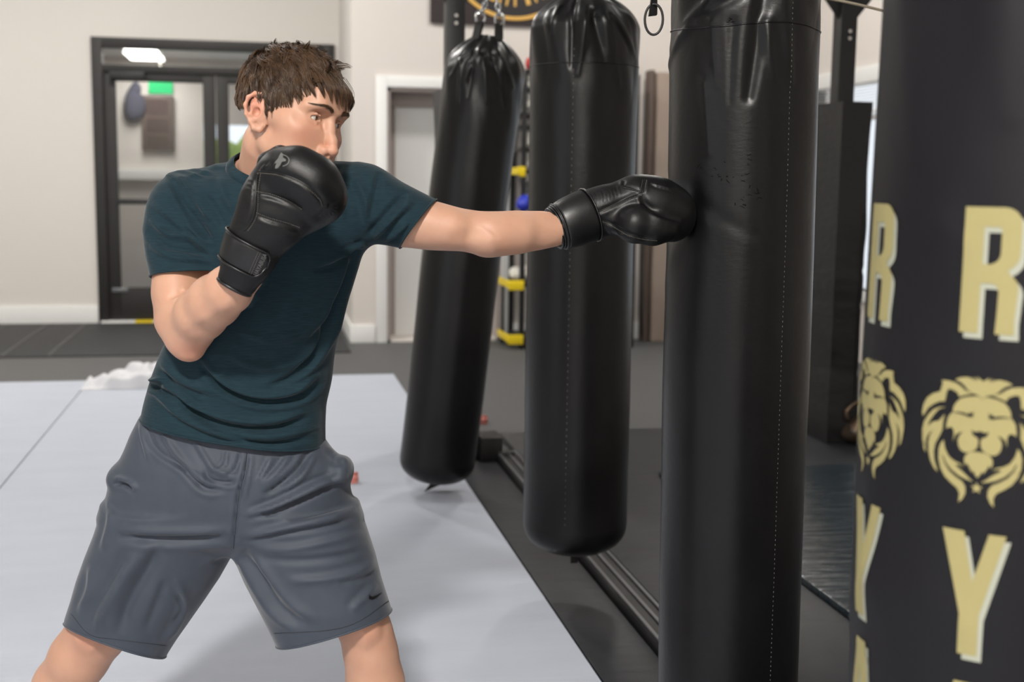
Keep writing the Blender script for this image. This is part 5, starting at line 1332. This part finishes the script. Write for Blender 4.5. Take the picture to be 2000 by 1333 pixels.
# wrist strap: a band around the wrist tube with a rounded tab
def band(Bv, axis_pts, up, width0, width1, thick, nm, parent, a0=-math.pi, a1=math.pi, nseg=72, mat_=None, tip=False, m2=10):
    """a strap wrapped around the glove; the cross-section follows the glove surface"""
    c0, c1_ = [np.array(x) for x in axis_pts]; ax = (c1_ - c0) / np.linalg.norm(c1_ - c0); f_ = -vd - ax * (-vd @ ax); f_ /= np.linalg.norm(f_); s_ = np.cross(ax, f_); L_ = np.linalg.norm(c1_ - c0)
    if s_[0] < 0: s_ = -s_
    rows_in = []; rows_out = []
    rad_ = np.zeros((m2 + 1, nseg + 1))
    for j in range(m2 + 1):
        for i in range(nseg + 1):
            a = a0 + (a1 - a0) * i / nseg; c = c0 + ax * L_ * j / m2; d_ = f_ * math.cos(a) + s_ * math.sin(a)
            h = Bv.ray_cast(Vector(c + d_ * .16), Vector(-d_)); rad_[j, i] = .16 - h[3] if h[0] is not None and h[3] < .15 else .045
    r_ = np.minimum(rad_, np.median(rad_) * 1.35)
    for _ in range(4): r_[:, 1:-1] = .5 * r_[:, 1:-1] + .25 * (r_[:, 2:] + r_[:, :-2]); r_[1:-1] = .5 * r_[1:-1] + .25 * (r_[2:] + r_[:-2])
    if a1 - a0 > 6.2: r_[:, -1] = r_[:, 0]
    V_ = []
    def ptt(j, i, off):
        a = a0 + (a1 - a0) * i / nseg; v = j / m2
        if tip:
            t = np.clip((a - (a1 - .42)) / .42, 0, 1); sh = .5 - .5 * math.sqrt(max(0, 1 - t ** 3)); v = sh + (1 - 2 * sh) * v
        jj = v * m2; j0 = int(min(m2 - 1, jj)); r = r_[j0, i] * (1 - (jj - j0)) + r_[j0 + 1, i] * (jj - j0)
        return c0 + ax * L_ * v + (f_ * math.cos(a) + s_ * math.sin(a)) * (r + off)
    for off_ in (thick, -.001):
        for j in range(m2 + 1):
            e = 0 if off_ < 0 else -thick * .35 * (abs(2 * j / m2 - 1) ** 6)
            for i in range(nseg + 1): V_.append(tuple(W(ptt(j, i, off_ + e)) - base))
    n1 = nseg + 1; o2 = (m2 + 1) * n1; Fc = []
    for j in range(m2):
        for i in range(nseg): Fc.append((j * n1 + i, j * n1 + i + 1, (j + 1) * n1 + i + 1, (j + 1) * n1 + i)); Fc.append((o2 + j * n1 + i, o2 + (j + 1) * n1 + i, o2 + (j + 1) * n1 + i + 1, o2 + j * n1 + i + 1))
    for i in range(nseg):
        Fc.append((i, o2 + i, o2 + i + 1, i + 1)); b = m2 * n1; Fc.append((b + i, b + i + 1, o2 + b + i + 1, o2 + b + i))
    for j in range(m2):
        Fc.append((j * n1, (j + 1) * n1, o2 + (j + 1) * n1, o2 + j * n1)); b = nseg; Fc.append((j * n1 + b, o2 + j * n1 + b, o2 + (j + 1) * n1 + b, (j + 1) * n1 + b))
    mb = MB().add(V_, Fc); o = mb.build(nm, mat_ or M_['leather_wr'], parent, smooth=True)
    bind = MB()
    for j in (0, m2): bind.tube([tuple(W(ptt(j, i, thick)) - base) for i in range(nseg + 1)], .0022, 6)
    if tip: bind.tube([tuple(W(ptt(j, nseg, thick)) - base) for j in range(m2 + 1)], .0022, 6)
    bind.build('strap_binding', M_['leather_wr'], o, smooth=True)
    wv = np.array(V_) + base; vv = toF(wv[:o2])
    return o, BVHTree.FromPolygons(vv.tolist(), [f for f in Fc if max(f) < o2])
ax0 = P(477, 523, 2.13); ax1 = P(501, 473, 2.127)
stR, BsR = band(BR, (ax0, ax1), None, 0, 0, .0045, 'wrist_strap', gR, a0=-math.pi * 1.15, a1=math.radians(52), tip=True, nseg=90)
# stitching and prints
for s_ in seamsR: pass
off4 = lambda pl, dx, dy: [(x + dx, y + dy) for x, y in pl]
seam('panel_stitching', BR, [off4(seamsR[0], 0, 5), off4(seamsR[1], 0, -4), off4(seamsR[2], 0, -4), off4(seamsR[3], 5, 2)], .00055, M_['glovethread'], gR, .0002, dash=(.0022, .0014))
seam('panel_piping', BR, [off4(seamsR[0], 0, 1), off4(seamsR[3], 0, 0)], .0013, M_['leather_wr'], gR, .0002)
seam('strap_stitching', BsR, [[(508, 484), (484, 538)], [(512, 486), (488, 541)]], .0005, M_['glovethread'], stR, .0003, dash=(.0022, .0014))
def text_polys(txt, org, vx, vy, bold=.02):
    """letters as meshes in photo-plane coordinates: org + x*vx + y*vy"""
    cu = bpy.data.curves.new('lettering', 'FONT'); cu.body = txt; cu.offset = bold; cu.resolution_u = 3; o = bpy.data.objects.new('lettering', cu); COL.objects.link(o)
    dg = bpy.context.evaluated_depsgraph_get(); me = o.evaluated_get(dg).to_mesh(); bm = bmesh.new(); bm.from_mesh(me)
    bmesh.ops.triangulate(bm, faces=bm.faces); bmesh.ops.subdivide_edges(bm, edges=[e for e in bm.edges if e.calc_length() > .25], cuts=2)
    bmesh.ops.triangulate(bm, faces=bm.faces)
    v = np.array([x.co[:2] for x in bm.verts]); bm.verts.index_update(); f = [[q.index for q in fc.verts] for fc in bm.faces]; bm.free()
    o.evaluated_get(dg).to_mesh_clear(); bpy.data.objects.remove(o); bpy.data.curves.remove(cu)
    W_ = v[:, 0].max(); return np.array(org) + (v[:, :1] / W_) * np.array(vx) + v[:, 1:] * np.array(vy), f
def print_text(name, B, pf, m, parent, off=.0006):
    v, f = pf; q = [cast(B, x, y, off) for x, y in v]; med = [x for x in q if x is not None][0]
    me = bpy.data.meshes.new(name); me.from_pydata([tuple(W(x if x is not None else med) - base) for x in q], [], [t for t in f if all(q[i] is not None for i in t)]); me.update()
    return link(name, me, m, parent)
print_text('strap_lettering', BsR, text_polys('HAYABUSA', (502, 540), (20, -42), (-11, -5.5), .012), M_['greyprint'], stR)
lg = lambda *p: [(440 + x / 4.76, 60 + y / 4.76) for x, y in p]
bird = lg((520, 1135), (542, 1150), (536, 1180), (552, 1190), (566, 1200), (562, 1216), (540, 1218), (525, 1224), (516, 1248), (490, 1280), (465, 1283), (468, 1256), (478, 1235), (458, 1236), (470, 1215), (492, 1190), (505, 1160))
arc_o = [(518 + 80 * math.cos(a), 1208 + 58 * math.sin(a)) for a in np.linspace(-1.25, 1.35, 16)]; arc_i = [(518 + 72 * math.cos(a), 1208 + 50 * math.sin(a)) for a in np.linspace(1.35, -1.25, 16)]
print_px('glove_logo', BR, [(bird, []), (lg(*(arc_o + arc_i)), [])], M_['greyprint'], gR, .0006, 1.6)

# ---------- left hand glove, landing on the bag
GLg = Grid(np.arange(.04, .40, .0028), np.arange(2.40, 2.72, .0028), np.arange(1.12, 1.42, .0028))
gchain(GLg, [(1078, 449, 2.525, 40), (1120, 432, 2.54, 44), (1160, 418, 2.555, 46)], .01, (vd, .85))
gchain(GLg, [(1150, 420, 2.555, 44), (1190, 410, 2.56, 46), (1235, 405, 2.57, 54), (1262, 404, 2.57, 56)], .015, (vd, .9))
gchain(GLg, [(1250, 396, 2.57, 50), (1285, 403, 2.575, 50), (1308, 415, 2.585, 47), (1312, 428, 2.59, 44)], .02)
gchain(GLg, [(1205, 430, 2.535, 26), (1240, 438, 2.52, 36), (1275, 444, 2.525, 35), (1295, 443, 2.54, 32)], .008)
V, F = GLg.mesh(); V = relax(V, F, 2)
cp = P(1084, 448, 2.527); gd2 = P(1150, 422, 2.55) - P(1084, 448, 2.527); gd2 /= np.linalg.norm(gd2)
V, F = trim(V, F, (V - cp) @ (-gd2))
r3 = lambda *p: [(1030 + x / 5.5556, 320 + y / 5.5556) for x, y in p]
sL = [r3((715, 545), (800, 510), (950, 440), (1100, 360), (1235, 315)), r3((1245, 320), (1262, 230), (1275, 170)), r3((1245, 320), (1260, 400), (1310, 460), (1420, 530), (1560, 590), (1650, 620)), r3((760, 590), (880, 640), (1000, 710), (1090, 760), (1250, 800), (1400, 815)), r3((1045, 240), (1130, 260), (1240, 300)), r3((1050, 180), (1040, 240))]
V = groove(V, F, [(sL[0], 4.5, .003), (sL[1], 4, .003), (sL[2], 6, .006), (sL[3], 4, .0035), (sL[4], 3, .002), (sL[5], 3, .002)])
for k in range(8):
    x = 735 + k * 38; V = wrinkle(V, F, [(r3((x - 30, 300 - k * 8), (x, 370 - k * 6), (x - 5, 455 - k * 14)), 2.2, .0011)])
for k in range(5): V = wrinkle(V, F, [(r3((1330 + k * 40, 200 + k * 12), (1380 + k * 40, 225 + k * 10), (1420 + k * 40, 260 + k * 10)), 2.5, .0014)])
for k in range(3): V = wrinkle(V, F, [(r3((860 + k * 50, 700 + 20 * k), (930 + k * 40, 770), (1040, 770)), 2.5, .0014)])
gLv = plink('boxing_glove', V, F, M_['leather'], label='left boxing glove pressed against the bag'); solid(gLv, .004)
BL = BVHTree.FromPolygons(V.tolist(), F.tolist())
for lp in edge_loops(F):
    if len(lp) > 30:
        q = smooth_loop(V[lp], 10)
        for k_, o_ in enumerate((-.001, .004, .009)):
            c_ = q.mean(0); qq = q + gd2 * o_ + (q - c_) * (.03 * k_); MB().tube([tuple(W(p) - base) for p in qq[::2]], .0030, 8, closed=True).build('cuff_binding', M_['leather_wr'], gLv, smooth=True)
stL, BsL = band(BL, (P(1092, 444, 2.53), P(1153, 421, 2.552)), None, 0, 0, .0045, 'wrist_strap', gLv)
seam('panel_stitching', BL, [off4(sL[0], 2, 4), off4(sL[1], -4, 0), off4(sL[1], 4, 0), off4(sL[3], 2, 4), off4(sL[4], 0, 3)], .00055, M_['glovethread'], gLv, .0002, dash=(.0022, .0014))
seam('panel_piping', BL, [sL[0], sL[1]], .0012, M_['leather_wr'], gLv, .0002)

# ================================================================== things in the background
def ray_floor(px, py, z=0.0):
    a = W(P(px, py, 1.0)) - CAMP; t = (z - CAM_H) / a[2]; return CAMP + a * t
def ray_y(px, py, Y):
    a = W(P(px, py, 1.0)) - CAMP; return CAMP + a * (Y / a[1])
# --- wall sign with the gold badge
b0 = ray_y(841, 27, WB - .03); b1 = ray_y(1003, 42, WB - .03)
sx0, sz0 = b0[0], b1[2] - .035; R0 = .57; scx, scz = b1[0], b1[2] + R0 + .008
t = empty('wall_sign', (scx, WB - .02, scz), label='black wall sign with gold ring and lettering behind the bag chains', cat='sign')
o_ = t.location
MB().box((sx0, WB - .03, sz0), (2 * scx - sx0, WB, sz0 + 1.35), .005).build('board', mat('maroon_board', rgb(46, 36, 36), .6), t, off=o_)
mb = MB(); n = 72
def discy(mb, r0, r1, y0, y1):
    V = []
    for r, y in ((r0, y0), (r1, y0), (r1, y1), (r0, y1)):
        V += [(scx + r * math.cos(2 * math.pi * k / n), y, scz + r * math.sin(2 * math.pi * k / n)) for k in range(n)]
    return mb.add(V, [(i * n + k, i * n + (k + 1) % n, ((i + 1) % 4) * n + (k + 1) % n, ((i + 1) % 4) * n + k) for i in range(4) for k in range(n)])
discy(MB(), .001, R0 - .025, WB - .036, WB - .031).build('badge_disc', M_['signblack'], t, off=o_)
discy(MB(), R0 - .03, R0, WB - .042, WB - .031).build('gold_ring', M_['signgold'], t, off=o_)
word = 'FIGHTING'
for i, ch in enumerate(word):
    v, f = text_polys(ch, (0, 0), (1, 0), (0, 1), .02); w_ = .05 if ch == 'I' else .085
    a = -math.pi / 2 + (i - 3.9) * .235; rr = R0 - .115
    x = (v[:, 0] - .5) * w_; y = v[:, 1] * .20
    ca, sa = math.cos(a + math.pi / 2), math.sin(a + math.pi / 2)
    X = scx + rr * math.cos(a) + x * ca - y * sa; Z = scz + rr * math.sin(a) + x * sa + y * ca
    me = bpy.data.meshes.new('letter'); me.from_pydata([(X[k] - o_[0], WB - .038 - o_[1], Z[k] - o_[2]) for k in range(len(X))], [], f); me.update()
    link('letter_' + ch.lower(), me, M_['signgold'], t)
# --- equipment rack on the right back wall
RX0 = ray_y(1012, 600, 9.75)[0]; RX1 = RX0 + .92; RY0, RY1 = 9.62, 10.05
t = empty('equipment_rack', (RX0, RY0, 0), label='black equipment rack with yellow shelf ends between the hanging bags', cat='rack'); o_ = t.location
for x in (RX0, RX1):
    for y in (RY0, RY1): MB().box((x - .02, y - .02, 0), (x + .02, y + .02, 2.2), .003).build('post', M_['blackmetal'], t, off=o_)
zs_ = [ray_y(1000, yy, RY0)[2] for yy in (662, 556, 334)]; zs_ += [ray_y(1000, yy, RY0)[2] for yy in (290, 246, 222, 175, 138)]
for i, z in enumerate(zs_):
    sh = MB().box((RX0 - .02, RY0 - .02, z - .02), (RX1, RY1 + .02, z + .012), .003).build('shelf', M_['blackmetal'], t, off=o_)
    if i < 3:
        e_ = .115 if i < 2 else .05
        MB().box((RX0 - e_, RY0 - .035, z - .045), (RX0 + .012, RY0 - .02, z + .035), .01).box((RX0 - e_, RY0 - .03, z - .03), (RX0 - e_ + .02, RY1, z + .03), .01).build('shelf_end', M_['yellow'], sh, off=o_)
MB().box((RX0 - .1, RY1 - .1, 0), (RX0 - .075, RY1 - .07, zs_[1]), .003).build('side_post', M_['blackmetal'], t, off=o_)
for i, (ya, yb, sy) in enumerate(((170, 145, 4), (210, 181, 5), (284, 258, 6), (325, 300, 7))):
    za, zb = ray_y(1030, ya, RY0)[2], ray_y(1030, yb, RY0)[2]
    pos = ('topmost', 'second from the top', 'third from the top', 'lowest')[i]
    q = empty('storage_bin', (RX0 + .14, RY0 + .14, za), label=f'white storage bin on the black rack, {pos} of four', cat='bin', group='white bins on the equipment rack')
    MB().box((-.11, -.12, .002), (.11, .12, zb - za), .008).build('bin_body', M_['white'], q); MB().box((-.115, -.125, zb - za - .014), (.115, .125, zb - za - .004), .003).build('rim', M_['trim'], q)
def small_glove(name, x, y, z, s, m, cuffm, rot, **k):
    t = empty(name, (x, y, z), (0, 0, rot), **k); mb = MB()
    blob(mb, (0, 0, .075 * s / .12), s * .60, 20, 12, sq=(1.25, .85, .85)); mb.build('padding', M_[m], t, smooth=True)
    mb = MB(); blob(mb, (.25 * s, -.42 * s, .09 * s / .12), s * .26, 14, 8, sq=(1.5, .8, .8), seed=2); mb.build('thumb', M_[m], t, smooth=True)
    MB().tube([(-.55 * s, 0, .07 * s / .12), (-.95 * s, 0, .068 * s / .12), (-1.2 * s, 0, .07 * s / .12)], [.36 * s, .34 * s, .36 * s], 16).build('cuff', M_[cuffm], t, smooth=True)
    return t
z_ = lambda i: zs_[i] + .014
small_glove('boxing_glove', RX0 + .20, RY0 + .16, 2.2, .13, 'red', 'red', .3, label='red glove lying on top of the black rack', cat='glove')
small_glove('boxing_glove', RX0 + .19, RY0 + .18, z_(4), .06, 'red', 'blackmetal', .2, label='dark red glove squeezed on a middle rack shelf', cat='glove')
small_glove('boxing_glove', RX0 + .16, RY0 + .12, z_(1), .12, 'red', 'red', 1.2, label='red glove on the middle yellow-ended shelf of the rack', cat='glove')
small_glove('boxing_glove', RX0 - .02, RY0 + .10, z_(1), .10, 'white', 'white', 2.4, label='white glove at the left end of the yellow-ended rack shelf', cat='glove')
small_glove('boxing_glove', RX0 + .06, RY0 + .26, z_(1), .10, 'white', 'blackmetal', .9, label='white glove with a black cuff behind the red glove on the rack', cat='glove')
# hooks with blue gloves and a grey bag under the third shelf
for k, (dx, lab) in enumerate(((-.03, 'blue glove hanging left of the rack post'), (.14, 'blue glove hanging right of the rack post'))):
    zz = ray_y(1010, 412, RY0)[2]
    g = small_glove('boxing_glove', RX0 + dx + .02, RY0 - .07, zz - .02, .125, 'blue', 'blue', 1.3 - k, label=lab, cat='glove')
    MB().tube([(0, .0, .08), (0, .02, .2), (0, .045, zs_[2] - zz)], .004).build('cord', M_['strap'], g)
zz = ray_y(1030, 385, RY0)[2]
q = empty('gear_bag', (RX0 + .18, RY0 + .2, zz), label='grey gear bag hanging under the third rack shelf', cat='bag')
mb = MB(); blob(mb, (0, 0, .09), .12, 18, 12, sq=(1.1, .7, .75)); mb.build('bag_body', mat('grey_nylon', rgb(105, 106, 110), .8), q, smooth=True)
MB().tube([(-.06, 0, .15), (0, 0, zs_[2] - zz), (.06, 0, .15)], .008).build('handle', M_['strap'], q)
# --- folded taupe mat leaning upright between the two near bags
bx = ray_y(1258, 500, 9.98)[0]; hz_ = ray_y(1262, 136, 9.98)[2]
t = empty('folding_mat', (bx, 9.98, 0), label='tall folded brown mat standing upright against the wall between the nearest bags', cat='mat')
for k, (x0, x1, y0, mt) in enumerate(((0, .055, -.02, 'brown'), (.06, .20, -.05, 'taupe'), (.205, .42, -.04, 'brown'))):
    if mt not in M_: M_[mt] = mat('taupe_vinyl', rgb(150, 134, 122), .6, bump=[(5, .5, .03, (1, 1, .5))])
    MB().box((x0, y0, 0), (x1, .12, hz_ - .02 * k), .02).build('mat_panel', M_[mt], t)
bx = ray_y(1251, 500, 9.86)[0]
t = empty('jump_rope', (bx, 9.86, 0), label='black rope with a red handle hanging beside the tall folded brown mat', cat='rope')
MB().tube([(0, 0, 1.02 - .0), (.004, 0, .7), (.012, 0, .35), (.03, 0, .06)], .012, 8).build('cord', M_['strap'], t, smooth=True)
MB().tube([(0, 0, .98), (0, 0, 1.13)], [.018, .014], 10).build('handle', M_['red'], t, smooth=True)
MB().tube([(0, 0, 1.12), (0, .26, 1.13)], .006, 6).build('hook', M_['alu'], t)
# --- kettlebell by the right pillar pad
k_ = ray_floor(1672, 866, .035)
t = empty('kettlebell', (k_[0], k_[1], .035), label='grey iron kettlebell on the floor beside the tall pillar pad', cat='kettlebell')
irn = mat('worn_iron', rgb(70, 68, 66), .42, metal=.7, var=(rgb(104, 82, 62), 18, .2, one))
mb = MB(); blob(mb, (0, 0, .075), .082, 24, 16, sq=(1, 1, .92)); o = mb.build('bell', irn, t, smooth=True)
MB().tube([tuple((.055 * math.cos(a) * (1.15 if math.sin(a) < .5 else 1), 0, .155 + .055 * math.sin(a))) for a in np.linspace(-.6, math.pi + .6, 20)], .014, 10).build('handle', irn, t, smooth=True)
# --- crumpled white towel on the mat's far edge
c = ray_floor(236, 759, .03)
t = empty('towel', (c[0], c[1], .03), label='crumpled white towel on the far edge of the grey mats', cat='towel')
n = 40; V = []
for j in range(n):
    for i in range(n * 2):
        x = -.24 + .62 * i / (2 * n - 1); y = -.05 + .26 * j / (n - 1)
        e = min(1, min(i, 2 * n - 1 - i) / 5, min(j, n - 1 - j) / 4)
        h = .035 + .03 * math.sin(x * 9 + .6) + .022 * snoise(np.array([[x * 2.6, y * 2.6, 0]]), 7, 3)[0] + .02 * abs(math.sin(x * 21 + y * 16))
        V.append((x, y, .003 + 1.7 * max(.0, h) * e))
m_ = len(V); V += [(x, y, 0.001) for x, y, z in V]
w2 = 2 * n; Fc = [(j * w2 + i, j * w2 + i + 1, (j + 1) * w2 + i + 1, (j + 1) * w2 + i) for j in range(n - 1) for i in range(w2 - 1)]
MB().add(V[:m_], Fc).build('cloth', mat('white_towel', rgb(196, 196, 200), .95, bump=[(300, .4, .002, one)]), t, smooth=True)
# --- small rolled hand wraps on the mats
pk = mat('pink_wrap', rgb(206, 128, 118), .9)
for (px_, py_, zt, lab) in ((690, 944, .03, 'small pink rolled wrap on the grey mat just behind the shorts'), (945, 829, 0, 'small pink rolled wrap on the floor between the two hanging bags')):
    c = ray_floor(px_, py_, zt)
    t = empty('hand_wrap', (c[0], c[1], zt), label=lab, cat='hand wrap', group='pink rolled hand wraps')
    mb = MB(); pts = [(.0, (.006 + .0024 * a) * math.cos(a), .026 + (.006 + .0024 * a) * math.sin(a)) for a in np.linspace(0, 7.4, 60)]
    V = [(x - .022, y, z) for x, y, z in pts] + [(x + .022, y, z) for x, y, z in pts]; mb.add(V, [(i, i + 1, 61 + i, 60 + i) for i in range(59)])
    o = mb.build('rolled_band', pk, t, smooth=True); md = o.modifiers.new('thickness', 'SOLIDIFY'); md.thickness = .006
    MB().box((-.018, -.012, .0), (.018, .012, .012), .003).build('tail', pk, t)
